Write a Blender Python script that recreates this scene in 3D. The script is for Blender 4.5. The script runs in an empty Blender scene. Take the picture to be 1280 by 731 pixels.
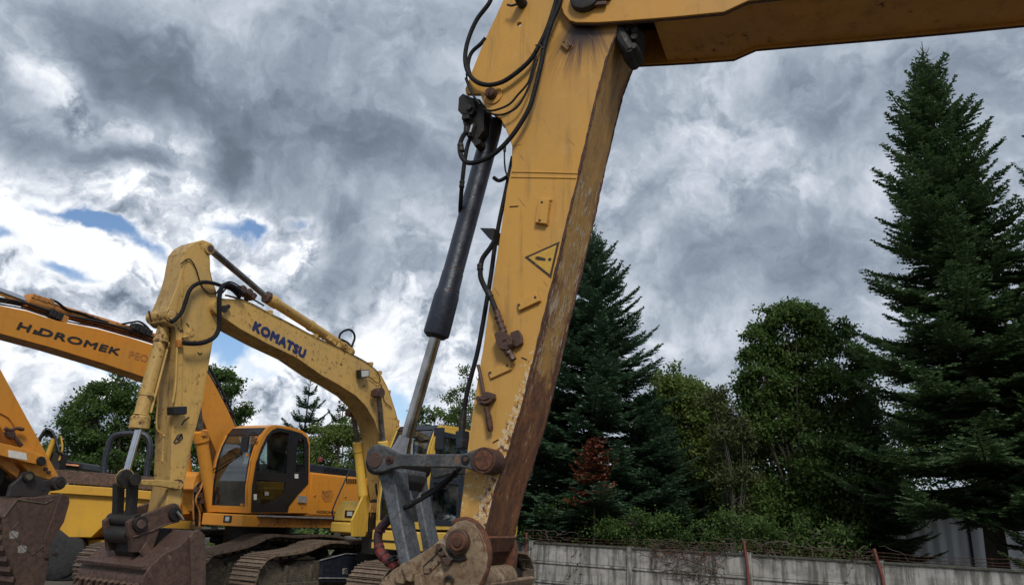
import bpy, bmesh, math, random
import numpy as np
from math import sin, cos, tan, pi, radians, atan2, hypot, sqrt
from mathutils import Vector, Matrix
random.seed(7)
rng = np.random.default_rng(11)
scene = bpy.context.scene
COL = scene.collection

# ------------------------------------------------------------------ camera
EYE = 1.4
PITCH, ROLL = 17.2, 2.3
FPX = 924.0                      # focal length in pixels of the 1280 wide photograph
cam_d = bpy.data.cameras.new('camera')
cam_d.sensor_width = 36.0
cam_d.lens = 36.0 * FPX / 1280.0
cam_d.clip_start = 0.05
cam_d.clip_end = 3000.0
cam = bpy.data.objects.new('camera', cam_d)
COL.objects.link(cam)
CAMROT = Matrix.Rotation(radians(90 + PITCH), 3, 'X') @ Matrix.Rotation(radians(ROLL), 3, 'Z')
cam.matrix_world = Matrix.Translation((0, 0, EYE)) @ CAMROT.to_4x4()
scene.camera = cam
scene.view_settings.view_transform = 'Standard'
scene.view_settings.look = 'None'
scene.view_settings.exposure = 0.18
scene.view_settings.gamma = 1.0
scene.render.engine = 'CYCLES'
scene.cycles.max_bounces = 6
scene.cycles.transparent_max_bounces = 12

def ray(px, py):
    return CAMROT @ Vector(((px - 640.0) / FPX, -(py - 365.5) / FPX, -1.0))
def azel(px, py):
    r = ray(px, py).normalized()
    return atan2(r.x, r.y), math.asin(r.z)
def at_y(px, py, Y):
    r = ray(px, py); t = Y / r.y
    return Vector((r.x * t, Y, EYE + r.z * t))

# ------------------------------------------------------------------ node helper
class NT:
    def __init__(s, tree):
        s.t = tree; s.n = tree.nodes; s.l = tree.links
    def node(s, typ, **kw):
        n = s.n.new(typ)
        for k, v in kw.items(): setattr(n, k, v)
        return n
    def put(s, sock, v):
        if isinstance(v, S): s.l.new(v.s, sock)
        elif v is not None: sock.default_value = v
    def m(s, op, a, b=None, c=None, clamp=False):
        n = s.node('ShaderNodeMath', operation=op, use_clamp=clamp)
        s.put(n.inputs[0], a)
        if b is not None: s.put(n.inputs[1], b)
        if c is not None: s.put(n.inputs[2], c)
        return S(s, n.outputs[0])
    def vm(s, op, a, b=None, scale=None):
        n = s.node('ShaderNodeVectorMath', operation=op)
        s.put(n.inputs[0], a)
        if b is not None: s.put(n.inputs[1], b)
        if scale is not None: s.put(n.inputs['Scale'], scale)
        return S(s, n.outputs['Value'] if op in ('LENGTH', 'DOT_PRODUCT', 'DISTANCE') else n.outputs[0])
    def xyz(s, v):
        n = s.node('ShaderNodeSeparateXYZ'); s.put(n.inputs[0], v)
        return [S(s, o) for o in n.outputs]
    def comb(s, x, y, z):
        n = s.node('ShaderNodeCombineXYZ')
        for i, v in enumerate((x, y, z)): s.put(n.inputs[i], v)
        return S(s, n.outputs[0])
    def noise(s, vec, scale, detail=4, rough=0.55, dist=0.0, dim='3D', out=0):
        n = s.node('ShaderNodeTexNoise', noise_dimensions=dim)
        s.put(n.inputs['Vector'], vec); s.put(n.inputs['Scale'], scale)
        s.put(n.inputs['Detail'], detail); s.put(n.inputs['Roughness'], rough); s.put(n.inputs['Distortion'], dist)
        return S(s, n.outputs[out])
    def voro(s, vec, scale, feature='F1', out=0):
        n = s.node('ShaderNodeTexVoronoi', feature=feature)
        s.put(n.inputs['Vector'], vec); s.put(n.inputs['Scale'], scale)
        return S(s, n.outputs[out])
    def mr(s, v, a, b, c=0.0, d=1.0, smooth=True):
        n = s.node('ShaderNodeMapRange', interpolation_type='SMOOTHSTEP' if smooth else 'LINEAR')
        s.put(n.inputs[0], v)
        for i, x in enumerate((a, b, c, d)): s.put(n.inputs[i + 1], x)
        return S(s, n.outputs[0])
    def mix(s, f, a, b, mode='MIX'):
        n = s.node('ShaderNodeMix', data_type='RGBA', blend_type=mode)
        s.put(n.inputs[0], f)
        s.put(n.inputs[6], c4(a)); s.put(n.inputs[7], c4(b))
        return S(s, n.outputs[2])
    def scl(s, vec, k):
        n = s.node('ShaderNodeVectorMath', operation='MULTIPLY')
        s.put(n.inputs[0], vec); n.inputs[1].default_value = k
        return S(s, n.outputs[0])
def c4(c):
    if isinstance(c, S): return c
    return (c[0], c[1], c[2], 1.0)
class S:
    def __init__(s, nt, sock): s.nt = nt; s.s = sock
    def __add__(s, o): return s.nt.m('ADD', s, o)
    __radd__ = __add__
    def __sub__(s, o): return s.nt.m('SUBTRACT', s, o)
    def __rsub__(s, o): return s.nt.m('SUBTRACT', o, s)
    def __mul__(s, o): return s.nt.m('MULTIPLY', s, o)
    __rmul__ = __mul__
    def __truediv__(s, o): return s.nt.m('DIVIDE', s, o)
    def clamp(s): return s.nt.m('ADD', s, 0.0, clamp=True)

# ------------------------------------------------------------------ sun and sky
SUN_EL, SUN_AZ = radians(44), radians(172)          # azimuth measured from +Y towards +X
sun_d = bpy.data.lights.new('sun', 'SUN')
sun_d.energy = 2.1
sun_d.angle = radians(14)
sun_d.color = (1.0, 0.95, 0.87)
sun = bpy.data.objects.new('sun', sun_d)
COL.objects.link(sun)
sdir = Vector((sin(SUN_AZ) * cos(SUN_EL), cos(SUN_AZ) * cos(SUN_EL), sin(SUN_EL)))
sun.rotation_euler = sdir.to_track_quat('Z', 'Y').to_euler()

world = bpy.data.worlds.new('World')
scene.world = world
world.use_nodes = True
wt = NT(world.node_tree)
world.node_tree.nodes.clear()
def build_sky():
    t = wt
    tc = t.node('ShaderNodeTexCoord')
    d = t.vm('NORMALIZE', S(t, tc.outputs['Generated']))
    x, y, z = t.xyz(d)
    # billowing domain warp, in radians
    w1 = t.noise(d, 4.0, 5, 0.55, out=1); w1 = t.vm('SUBTRACT', w1, (0.5, 0.5, 0.5))
    w2 = t.noise(d, 15.0, 6, 0.6, out=1); w2 = t.vm('SUBTRACT', w2, (0.5, 0.5, 0.5))
    dw = t.vm('ADD', d, t.vm('ADD', t.scl(w1, (0.16,) * 3), t.scl(w2, (0.050,) * 3)))
    az = t.m('ARCTAN2', *t.xyz(dw)[:2])
    el = t.m('ARCSINE', t.xyz(t.vm('NORMALIZE', dw))[2])
    p = t.comb(az, el, 0.0)
    def blobs(lst, start):
        acc = start
        for (px, py, rx, ry, amp, *rot) in lst:
            a0, e0 = azel(px, py)
            v = t.vm('SUBTRACT', p, (a0, e0, 0.0))
            if rot:
                n = t.node('ShaderNodeVectorRotate', rotation_type='Z_AXIS')
                t.put(n.inputs['Vector'], v); n.inputs['Angle'].default_value = radians(rot[0]); v = S(t, n.outputs[0])
            v = t.scl(v, (FPX / rx, FPX / ry, 1.0))
            r = t.vm('LENGTH', v)
            g = t.mr(r, 0.1, 1.75, amp, 0.0)
            acc = g + acc if not isinstance(acc, S) else acc + g
        return acc
    # brightness of the cloud sheet (0 dark slate .. 1 white)
    light = [
        # dark masses
        (20, 110, 60, 60, -.25), (230, 110, 150, 60, -.16), (330, 190, 120, 60, -.08), (430, 150, 120, 90, -.15), (500, 40, 140, 50, -.10),
        (145, 185, 46, 20, -.75), (262, 190, 30, 32, -.35), (555, 215, 70, 40, -.08),
        (90, 30, 130, 30, -.12), (190, 60, 100, 60, -.10), (437, 322, 44, 42, -.34), (430, 280, 30, 22, -.15), (470, 190, 60, 40, -.12), (210, 245, 60, 30, -.05), (100, 345, 70, 20, -.06),
        (1150, 120, 130, 60, -.13), (1040, 330, 90, 60, -.15), (860, 340, 60, 50, -.12), (800, 150, 50, 60, -.10), (940, 420, 90, 40, -.06), (1000, 120, 60, 50, -.04),(1230,60,80,60,-.1),
        # light masses
        (45, 75, 60, 34, .50, 45), (110, 150, 64, 28, .62, 40), (190, 172, 48, 34, .50), (150, 225, 60, 30, .25), (60, 240, 90, 40, .34), (180, 225, 55, 40, .22), (250, 250, 110, 40, .12), (300, 255, 60, 22, .25),
        (60, 300, 120, 30, .36), (330, 300, 110, 30, .46), (400, 300, 40, 28, .30), (120, 400, 240, 60, .40), (250, 340, 120, 50, .36), (480, 430, 120, 60, .22), (380, 350, 80, 50, .2), (520, 350, 60, 90, .14),
        (340, 480, 120, 70, .38), (60, 480, 120, 60, .44), (500, 60, 40, 90, .10, 20), (480, 20, 60, 24, .1), (870, 150, 80, 60, .13), (760, 250, 50, 90, .10), (960, 200, 90, 50, .10), (900, 260, 60, 40, .06),
        (820, 420, 100, 50, .10), (690, 430, 120, 80, .05), (1060, 250, 60, 60, .05), (540, 480, 90, 80, .26), (0, 340, 100, 60, .18),
    ]
    L = blobs([b[:4] + ((b[4] * .60) if b[4] > 0 else b[4] * 1.05,) + b[5:] for b in light], 0.475)
    n0 = t.noise(dw, 3.2, 4, 0.5)
    n1 = t.noise(dw, 7.0, 6, 0.58)
    n2 = t.noise(dw, 22.0, 6, 0.62)
    bright = t.mr(L, 0.42, 0.85)
    # sunlit heads of the puffs: the same cloud field compared with itself a little nearer the light
    pf = t.noise(dw, 8.5, 6, 0.60); pf2 = t.noise(t.vm('ADD', dw, (-0.010, 0.0, 0.020)), 8.5, 6, 0.60)
    puff = (pf - pf2) * (bright * 2.4 + 0.55)
    L = L + (n1 - 0.5) * 0.42 + (n0 - 0.5) * 0.14 + (n2 - 0.5) * 0.20 + (t.noise(dw, 13.0, 5, 0.55) - 0.5) * 0.24 + puff
    n3 = t.noise(d, 11.0, 5, 0.6, 0.9)
    L = L + bright * (n3 - 0.52) * 0.8 + (t.mr(pf, 0.475, 0.555) - 0.5) * (bright * 0.26 + 0.055) + (t.mr(t.noise(t.scl(dw, (1.0, 1.0, 1.5)), 17.0, 7, 0.6), 0.46, 0.56) - 0.5) * (bright * 0.16 + 0.035)
    # holes of open sky
    holes = [(150, 293, 80, 13, .62, 12), (108, 278, 38, 9, .36), (118, 208, 18, 8, .28), (290, 274, 42, 16, .52), (322, 264, 22, 11, .40), (376, 264, 18, 9, .48), (90, 350, 28, 9, .42), (262, 296, 22, 9, .30), (225, 372, 16, 8, .2), (20, 200, 14, 6, .2),
             (8, 302, 18, 7, .38), (290, 432, 44, 24, .62), (330, 470, 30, 10, .3), (110, 478, 64, 16, .50), (60, 452, 30, 10, .15), (12, 445, 30, 8, .2), (175, 205, 16, 6, .22), (512, 505, 26, 30, .42), (560, 540, 70, 30, .3), (60, 385, 16, 6, .18), (30, 528, 30, 10, .25), (400, 465, 30, 14, .2)]
    Hh = blobs(holes, 0.0)
    nh = t.noise(dw, 9.0, 7, 0.62)
    Hh = Hh * 0.92 + (nh - 0.5) * 0.80
    hole = t.mr(Hh + (n2 - 0.5) * 0.34, 0.20, 0.56)
    rim = t.mr(Hh, 0.00, 0.22)                      # thin cloud at an opening is lit through
    L = L + rim * 0.17
    n = t.node('ShaderNodeValToRGB')
    t.put(n.inputs[0], L)
    cr = n.color_ramp; cr.interpolation = 'B_SPLINE'
    stops = [(0.0, (.115, .142, .185)), (0.22, (.195, .235, .300)), (0.40, (.310, .362, .435)), (0.56, (.455, .505, .58)), (0.72, (.61, .65, .72)), (0.86, (.77, .805, .855)), (1.0, (.90, .92, .95))]
    cr.elements[0].position = 0; cr.elements[0].color = c4(stops[0][1])
    cr.elements[1].position = 1; cr.elements[1].color = c4(stops[-1][1])
    for pos, c in stops[1:-1]:
        e = cr.elements.new(pos); e.color = c4(c)
    cloud = S(t, n.outputs[0])
    sky = t.node('ShaderNodeTexSky', sky_type='NISHITA')
    sky.sun_disc = False; sky.sun_elevation = SUN_EL; sky.sun_rotation = SUN_AZ
    sky.air_density = 1.0; sky.dust_density = 0.6; sky.ozone_density = 4.0
    bs = t.node('ShaderNodeBackground'); t.put(bs.inputs[0], S(t, sky.outputs[0])); bs.inputs[1].default_value = 0.11
    bc = t.node('ShaderNodeBackground'); t.put(bc.inputs[0], cloud); bc.inputs[1].default_value = 1.0
    mx = t.node('ShaderNodeMixShader'); t.put(mx.inputs[0], hole)
    t.l.new(bc.outputs[0], mx.inputs[1]); t.l.new(bs.outputs[0], mx.inputs[2])
    out = t.node('ShaderNodeOutputWorld'); t.l.new(mx.outputs[0], out.inputs[0])
build_sky()
# ------------------------------------------------------------------ mesh helpers
class MB:
    """collects shapes; build() links them as one mesh object"""
    def __init__(s): s.v = []; s.f = []; s.mi = []; s.cur = 0
    def add(s, vs, fs):
        o = len(s.v); s.v += [tuple(v) for v in vs]
        for f in fs: s.f.append(tuple(i + o for i in f)); s.mi.append(s.cur)
        return s
    def box(s, x0, x1, y0, y1, z0, z1):
        v = [(x, y, z) for x in (x0, x1) for y in (y0, y1) for z in (z0, z1)]
        return s.add(v, [(0, 1, 3, 2), (4, 6, 7, 5), (0, 4, 5, 1), (2, 3, 7, 6), (0, 2, 6, 4), (1, 5, 7, 3)])
    def obox(s, c, size, rot=None):
        hx, hy, hz = [q / 2 for q in size]; c = Vector(c)
        v = [Vector((x, y, z)) for x in (-hx, hx) for y in (-hy, hy) for z in (-hz, hz)]
        if rot is not None: v = [rot @ q for q in v]
        return s.add([q + c for q in v], [(0, 1, 3, 2), (4, 6, 7, 5), (0, 4, 5, 1), (2, 3, 7, 6), (0, 2, 6, 4), (1, 5, 7, 3)])
    def prism(s, poly, y0, y1):
        """polygon of (x, z) extruded along y"""
        a = sum(poly[i][0] * poly[(i + 1) % len(poly)][1] - poly[(i + 1) % len(poly)][0] * poly[i][1] for i in range(len(poly)))
        if a < 0: poly = poly[::-1]
        n = len(poly)
        v = [(p[0], y0, p[1]) for p in poly] + [(p[0], y1, p[1]) for p in poly]
        f = [tuple(range(n)), tuple(range(2 * n - 1, n - 1, -1))] + [(i, n + i, n + (i + 1) % n, (i + 1) % n) for i in range(n)]
        return s.add(v, f)
    def tube(s, pts, r, seg=8, sub=0, cap=True):
        P = [Vector(p) for p in pts]
        if sub: 
            R0 = r if isinstance(r, (list, tuple)) else None
            P, R1 = catmull(P, sub, R0)
            if R0: r = R1
        n = len(P); R = r if isinstance(r, (list, tuple)) else [r] * n
        T = []
        for i in range(n):
            t = P[min(i + 1, n - 1)] - P[max(i - 1, 0)]
            T.append(t.normalized() if t.length > 1e-9 else Vector((0, 0, 1)))
        a = Vector((0, 1, 0)) if abs(T[0].y) < 0.9 else Vector((1, 0, 0))
        nrm = (a - T[0] * a.dot(T[0])).normalized()
        vs = []
        for i in range(n):
            nrm = nrm - T[i] * nrm.dot(T[i])
            nrm = nrm.normalized() if nrm.length > 1e-6 else T[i].orthogonal().normalized()
            b = T[i].cross(nrm)
            for k in range(seg):
                an = 2 * pi * k / seg
                vs.append(P[i] + (nrm * cos(an) + b * sin(an)) * R[i])
        fs = [(i * seg + k, i * seg + (k + 1) % seg, (i + 1) * seg + (k + 1) % seg, (i + 1) * seg + k) for i in range(n - 1) for k in range(seg)]
        if cap:
            fs.append(tuple(range(seg - 1, -1, -1))); fs.append(tuple((n - 1) * seg + k for k in range(seg)))
        return s.add(vs, fs)
    def cyl(s, a, b, r, seg=16): return s.tube([a, b], r, seg)
    def lathe(s, a, b, prof, seg=20):
        """profile of (position 0..1, radius) between a and b"""
        a = Vector(a); b = Vector(b)
        return s.tube([a.lerp(b, t) for t, _ in prof], [q for _, q in prof], seg)
    def strip(s, rows):
        """rows of equally many points joined by quads"""
        n = len(rows[0]); vs = [p for r in rows for p in r]
        return s.add(vs, [(i * n + k, i * n + k + 1, (i + 1) * n + k + 1, (i + 1) * n + k) for i in range(len(rows) - 1) for k in range(n - 1)])
    def slab(s, outer, holes, y0, y1):
        """flat plate in the x-z plane with openings"""
        bm = bmesh.new(); ed = []
        for lp in [outer] + holes:
            vv = [bm.verts.new((p[0], y0, p[1])) for p in lp]
            ed += [bm.edges.new((vv[i], vv[(i + 1) % len(vv)])) for i in range(len(vv))]
        r = bmesh.ops.triangle_fill(bm, use_beauty=True, use_dissolve=False, edges=ed, normal=(0, -1, 0))
        fc = [g for g in r['geom'] if isinstance(g, bmesh.types.BMFace)]
        e = bmesh.ops.extrude_face_region(bm, geom=fc)
        for g in e['geom']:
            if isinstance(g, bmesh.types.BMVert): g.co.y = y1
        bmesh.ops.recalc_face_normals(bm, faces=bm.faces)
        bm.verts.index_update()
        s.add([v.co[:] for v in bm.verts], [[v.index for v in f.verts] for f in bm.faces])
        bm.free(); return s
    def mesh(s, name, mats, ang=35):
        me = bpy.data.meshes.new(name)
        me.from_pydata(s.v, [], s.f)
        for m in (mats if isinstance(mats, (list, tuple)) else [mats]): me.materials.append(m)
        if any(s.mi): me.polygons.foreach_set('material_index', s.mi)
        me.polygons.foreach_set('use_smooth', [True] * len(s.f))
        me.set_sharp_from_angle(angle=radians(ang))
        me.update(); return me
    def build(s, name, mats, parent=None, bevel=0.0, label=None, seg=2, ang=35):
        o = bpy.data.objects.new(name, s.mesh(name, mats, ang)); COL.objects.link(o)
        if parent is not None: o.parent = parent
        if bevel:
            m = o.modifiers.new('bevel', 'BEVEL'); m.width = bevel; m.segments = seg; m.limit_method = 'ANGLE'; m.angle_limit = radians(38)
            m.harden_normals = True
        if label: o['label'] = label
        return o
def catmull(P, sub, R=None):
    out = []; ro = []
    n = len(P)
    for i in range(n - 1):
        p0 = P[max(i - 1, 0)]; p1 = P[i]; p2 = P[i + 1]; p3 = P[min(i + 2, n - 1)]
        for k in range(sub):
            t = k / sub
            out.append(0.5 * ((2 * p1) + (p2 - p0) * t + (2 * p0 - 5 * p1 + 4 * p2 - p3) * t * t + (3 * p1 - p0 - 3 * p2 + p3) * t ** 3))
            if R: ro.append(R[i] * (1 - t) + R[i + 1] * t)
    out.append(P[-1])
    if R: ro.append(R[-1])
    return out, ro
def tag(o, label, cat, group=None, kind=None):
    if label: o['label'] = label
    if cat: o['category'] = cat
    if group: o['group'] = group
    if kind: o['kind'] = kind
    return o
def empty(name, loc, rz=0.0):
    o = bpy.data.objects.new(name, None); COL.objects.link(o)
    o.empty_display_size = 0.3; o.location = loc; o.rotation_euler = (0, 0, rz); return o
def copy_tree(o, parent=None, skip=()):
    c = o.copy(); COL.objects.link(c); c.parent = parent
    for ch in o.children: copy_tree(ch, c)
    return c
def instance(o, loc, rot, parent, sc=(1, 1, 1)):
    c = o.copy(); COL.objects.link(c); c.parent = parent; c.location = loc; c.rotation_euler = rot; c.scale = sc; return c

class Frame:
    """a machine's own upright plane: x along its boom (towards its rear), y away from the photographer's side, z up"""
    def __init__(s, x, y, phi, shift=0.0):
        a = radians(phi); s.phi = a
        s.u = Vector((cos(a), sin(a), 0)); s.d = Vector((-sin(a), cos(a), 0))
        s.o = Vector((x, y, 0)) + s.u * shift
    def at(s, px, py, y=0.0):
        """the point of the plane at depth y that is seen at this place in the photograph"""
        r = ray(px, py); e = Vector((0, 0, EYE))
        t = ((s.o - e).dot(s.d) + y) / r.dot(s.d)
        P = e + r * t
        return Vector(((P - s.o).dot(s.u), y, P.z))
    def xz(s, lst, y=0.0):
        r = []
        for p in lst:
            q = s.at(p[0], p[1], y); r.append((q.x, q.z))
        return r
    def path(s, lst, y=0.0):
        return [s.at(p[0], p[1], p[2] if len(p) > 2 else y) for p in lst]
    def px1(s, px, py, y):          # metres per pixel there
        P = s.at(px, py, y); w = s.o + s.u * P.x + s.d * P.y + Vector((0, 0, P.z))
        q = CAMROT.transposed() @ (w - Vector((0, 0, EYE))); return -q.z / FPX

def text(string, a, b, h, y, mat, parent, name, bold=0.0, shear=0.0, label=None, push=0.003):
    """flat lettering standing on the side of a plate: baseline from a to b (x, z), cap height h"""
    cu = bpy.data.curves.new(name, 'FONT'); cu.body = string; cu.size = 1.0; cu.shear = shear; cu.space_character = 1.0 + bold * 1.3
    cu.resolution_u = 4
    ob = bpy.data.objects.new('tmp', cu); COL.objects.link(ob)
    dg = bpy.context.evaluated_depsgraph_get()
    me = bpy.data.meshes.new_from_object(ob.evaluated_get(dg)); bpy.data.objects.remove(ob)
    n = len(me.vertices); co = np.empty(n * 3); me.vertices.foreach_get('co', co); co = co.reshape(-1, 3)
    faces = [tuple(p.vertices) for p in me.polygons]; bpy.data.meshes.remove(me)
    x0, x1 = co[:, 0].min(), co[:, 0].max(); z0, z1 = co[:, 1].min(), co[:, 1].max()
    d = np.array([b[0] - a[0], b[1] - a[1]]); L = np.hypot(*d); d /= L; up = np.array([-d[1], d[0]])
    V = []; Fc = []
    sh = [(0, 0)] if bold == 0 else [(0, 0), (bold, 0), (-bold, 0), (0, bold), (0, -bold), (bold * .7, bold * .7), (-bold * .7, bold * .7), (bold * .7, -bold * .7), (-bold * .7, -bold * .7)]
    for k, (sx, sz) in enumerate(sh):
        X = (co[:, 0] - x0) / (x1 - x0) * (L - 2 * bold * h) + (bold + sx) * h; Z = (co[:, 1] - z0) / (z1 - z0) * h * (1 - 2 * bold) + (bold + sz) * h
        o_ = len(V); V += np.stack([a[0] + d[0] * X + up[0] * Z, np.full(n, y - push - k * .00025), a[1] + d[1] * X + up[1] * Z], 1).tolist()
        Fc += [tuple(i + o_ for i in f) for f in faces]
    me = bpy.data.meshes.new(name); me.from_pydata(V, [], Fc); me.materials.append(mat); me.update()
    o = bpy.data.objects.new(name, me); COL.objects.link(o); o.parent = parent
    if label: o['label'] = label
    return o

# ------------------------------------------------------------------ materials
def new_mat(name):
    m = bpy.data.materials.new(name); m.use_nodes = True
    t = NT(m.node_tree); t.n.clear()
    return m, t
def finish(t, col, rough=0.5, metal=0.0, bump=None, bstr=0.3, bdist=0.01, spec=0.5):
    b = t.node('ShaderNodeBsdfPrincipled')
    t.put(b.inputs['Base Color'], c4(col)); t.put(b.inputs['Roughness'], rough); t.put(b.inputs['Metallic'], metal)
    b.inputs['Specular IOR Level'].default_value = spec
    if bump is not None:
        n = t.node('ShaderNodeBump'); t.put(n.inputs['Height'], bump)
        n.inputs['Strength'].default_value = bstr; n.inputs['Distance'].default_value = bdist
        t.l.new(n.outputs[0], b.inputs['Normal'])
    o = t.node('ShaderNodeOutputMaterial'); t.l.new(b.outputs[0], o.inputs[0]); return b
def objco(t): return S(t, t.node('ShaderNodeTexCoord').outputs['Object'])

def painted(name, base, fade, rust=0.3, grime=0.4, scale=1.0, rough=0.5, rustcol=(.085, .032, .015), grimecol=(.06, .042, .025)):
    """weathered enamel: faded patches, chips down to rust, run-off streaks, dust"""
    m, t = new_mat(name); p = objco(t)
    big = t.noise(p, 1.3 * scale, 4, 0.6)
    fine = t.noise(p, 38 * scale, 4, 0.6)
    mid = t.noise(p, 7 * scale, 5, 0.6)
    c = t.mix(t.mr(big, 0.35, 0.68), base, fade)
    streak = t.noise(t.scl(p, (9 * scale, 9 * scale, 0.9 * scale)), 1.0, 6, 0.7)
    g = (t.mr(streak, 0.50, 0.78) * grime + t.mr(mid, 0.5, 0.8) * grime * 0.6).clamp()
    c = t.mix(g, c, grimecol)
    chips = t.noise(p, 16 * scale, 8, 0.72)
    area = t.mr(t.noise(p, 2.1 * scale, 3, 0.5), 0.35, 0.75)
    thr = 0.76 - 0.16 * rust
    k = t.mr(chips + area * (0.14 * rust), thr, thr + 0.025)
    stain = t.mr(chips + area * (0.14 * rust), thr - 0.09, thr)
    c = t.mix(stain * 0.35, c, (rustcol[0] * 1.6, rustcol[1] * 1.6, rustcol[2] * 1.3))
    c = t.mix(k, c, rustcol)
    r = (t.mr(mid, 0.3, 0.7, rough - 0.08, rough + 0.12) + k * 0.3 + g * 0.2).clamp()
    finish(t, c, r, 0.0, fine * 0.12 + mid * 0.25 - k * 0.5 + big * 0.8, 0.35, 0.006 / scale)
    return m
def rusty(name, a, b, c3, scale=1.0, rough=0.8, metal=0.0, pale=0.2, palecol=(.32, .26, .19), stretch=(1, 1, 1)):
    """bare rusted or mud-smeared steel"""
    m, t = new_mat(name); p = t.scl(objco(t), stretch)
    n1 = t.noise(p, 3 * scale, 6, 0.65); n2 = t.noise(p, 17 * scale, 6, 0.7); n3 = t.noise(p, 70 * scale, 3, 0.6)
    c = t.mix(t.mr(n1, 0.35, 0.65), a, b)
    c = t.mix(t.mr(n2, 0.42, 0.66), c, c3)
    pz = t.mr(t.noise(p, 6 * scale, 8, 0.7), 0.66 - 0.12 * pale, 0.76 - 0.12 * pale)
    c = t.mix(pz * 0.8, c, palecol)
    c = t.mix(t.mr(n3, 0.3, 0.8) * 0.35, c, (a[0] * .4, a[1] * .4, a[2] * .4))
    finish(t, c, t.mr(n2, 0.3, 0.7, rough - 0.15, rough + 0.1), metal, n2 * 0.5 + n3 * 0.25 + n1 * 0.4 - pz * 0.2, 0.7, 0.008 / scale)
    return m
def simple(name, col, rough=0.5, metal=0.0, var=0.25, scale=20, bs=0.25):
    m, t = new_mat(name); p = objco(t)
    n = t.noise(p, scale, 5, 0.65)
    c = t.mix(t.mr(n, 0.3, 0.75), col, tuple(q * (1 + var * 3) + 0.01 * var for q in col))
    finish(t, c, t.mr(n, 0.3, 0.7, max(rough - 0.12, 0.03), min(rough + 0.12, 1.0)), metal, n, bs, 0.003)
    return m
def glassy(name, tint=(.55, .66, .62), refl=1.0, dirt=0.15):
    m, t = new_mat(name); p = objco(t)
    tr = t.node('ShaderNodeBsdfTransparent'); tr.inputs[0].default_value = c4(tint)
    gl = t.node('ShaderNodeBsdfGlossy'); gl.inputs['Roughness'].default_value = 0.03; gl.inputs[0].default_value = (1, 1, 1, 1)
    df = t.node('ShaderNodeBsdfDiffuse'); df.inputs[0].default_value = (.25, .23, .2, 1)
    fr = t.node('ShaderNodeLayerWeight'); fr.inputs[0].default_value = 0.5
    fc = S(t, fr.outputs['Facing']); lw = (fc * fc * fc * 0.55 + 0.05) * refl
    m1 = t.node('ShaderNodeMixShader'); t.put(m1.inputs[0], lw.clamp()); t.l.new(tr.outputs[0], m1.inputs[1]); t.l.new(gl.outputs[0], m1.inputs[2])
    m2 = t.node('ShaderNodeMixShader'); t.put(m2.inputs[0], t.mr(t.noise(p, 2.2, 6, 0.65), 0.4, 0.8) * dirt)
    t.l.new(m1.outputs[0], m2.inputs[1]); t.l.new(df.outputs[0], m2.inputs[2])
    o = t.node('ShaderNodeOutputMaterial'); t.l.new(m2.outputs[0], o.inputs[0]); return m

M = {}
M['orange'] = painted('orange_paint', (.68, .255, .020), (.60, .26, .035), 0.35, 0.26)
M['orange_worn'] = painted('orange_worn_paint', (.52, .20, .03), (.40, .17, .035), 0.9, 0.75)
M['cream'] = painted('cream_yellow_paint', (.58, .355, .095), (.50, .32, .11), 0.62, 0.42)
M['cream_worn'] = painted('cream_worn_paint', (.52, .33, .09), (.42, .27, .085), 0.8, 0.6)
M['cream_body'] = painted('body_yellow_paint', (.66, .41, .055), (.60, .39, .08), 0.3, 0.32)
M['ochre'] = painted('ochre_paint', (.54, .27, .045), (.48, .25, .055), 0.35, 0.35)
M['ochre_under'] = painted('ochre_underside_paint', (.50, .23, .035), (.40, .19, .04), 0.6, 0.5)
M['dump'] = painted('dumper_paint', (.60, .33, .025), (.52, .28, .03), 0.25, 0.25)
M['black'] = simple('black_paint', (.006, .006, .008), 0.42, 0, 0.3)
M['navy'] = simple('navy_black_paint', (.009, .012, .020), 0.5, 0, 0.4)
def rubber():
    m, t = new_mat('hose_rubber'); p = objco(t); n = t.noise(p, 60, 4, .6); n2 = t.noise(p, 5, 4, .6)
    finish(t, t.mix(t.mr(n2, .5, .8), (.008, .008, .010), (.030, .027, .024)), t.mr(n, .3, .7, .5, .75), 0, n, .2, .003, .22); return m
M['rubber'] = rubber()
M['grease'] = simple('black_grease', (.008, .007, .007), 0.68, 0, 1.0, 30, 0.9)
M['gunmetal'] = rusty('gunmetal_cylinder', (.019, .024, .040), (.025, .031, .050), (.030, .034, .048), 0.9, 0.42, 0.15, 0.0, (.10, .05, .03))
M['cylrust'] = rusty('cylinder_rust_patches', (.03, .03, .035), (.05, .035, .03), (.13, .05, .02), 2.0, 0.7, 0.2, 0.3, (.2, .075, .03))
M['chrome'] = simple('chromed_rod', (.50, .51, .53), 0.12, 1.0, 0.12, 6, 0.03)
M['rod'] = simple('oily_chrome_rod', (.24, .225, .21), 0.13, 1.0, 0.5, 5, 0.04)
M['dark_rod'] = simple('dark_chromed_rod', (.13, .12, .115), 0.30, 0.85, 0.4, 9, 0.08)
M['linksteel'] = rusty('scuffed_grey_steel', (.060, .066, .074), (.125, .125, .125), (.032, .033, .036), 3.2, 0.58, 0.2, 0.75, (.24, .105, .05))
M['linksteel2'] = rusty('smooth_grey_steel', (.095, .108, .125), (.15, .16, .175), (.055, .06, .068), 2.4, 0.50, 0.2, 0.55, (.34, .30, .25))
M['rust'] = rusty('dark_rust', (.11, .040, .020), (.17, .065, .028), (.06, .026, .016), 1.5, 0.85, 0.0, 0.45, (.30, .17, .10))
M['rust_pin'] = rusty('rust_pin', (.065, .026, .015), (.10, .038, .02), (.03, .014, .01), 3.0, 0.7, 0.1, 0.2, (.25, .10, .04))
M['bucketmud'] = rusty('mud_smeared_bucket_steel', (.19, .135, .085), (.28, .205, .13), (.12, .065, .035), 1.6, 0.85, 0.0, 0.65, (.44, .37, .27))
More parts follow.
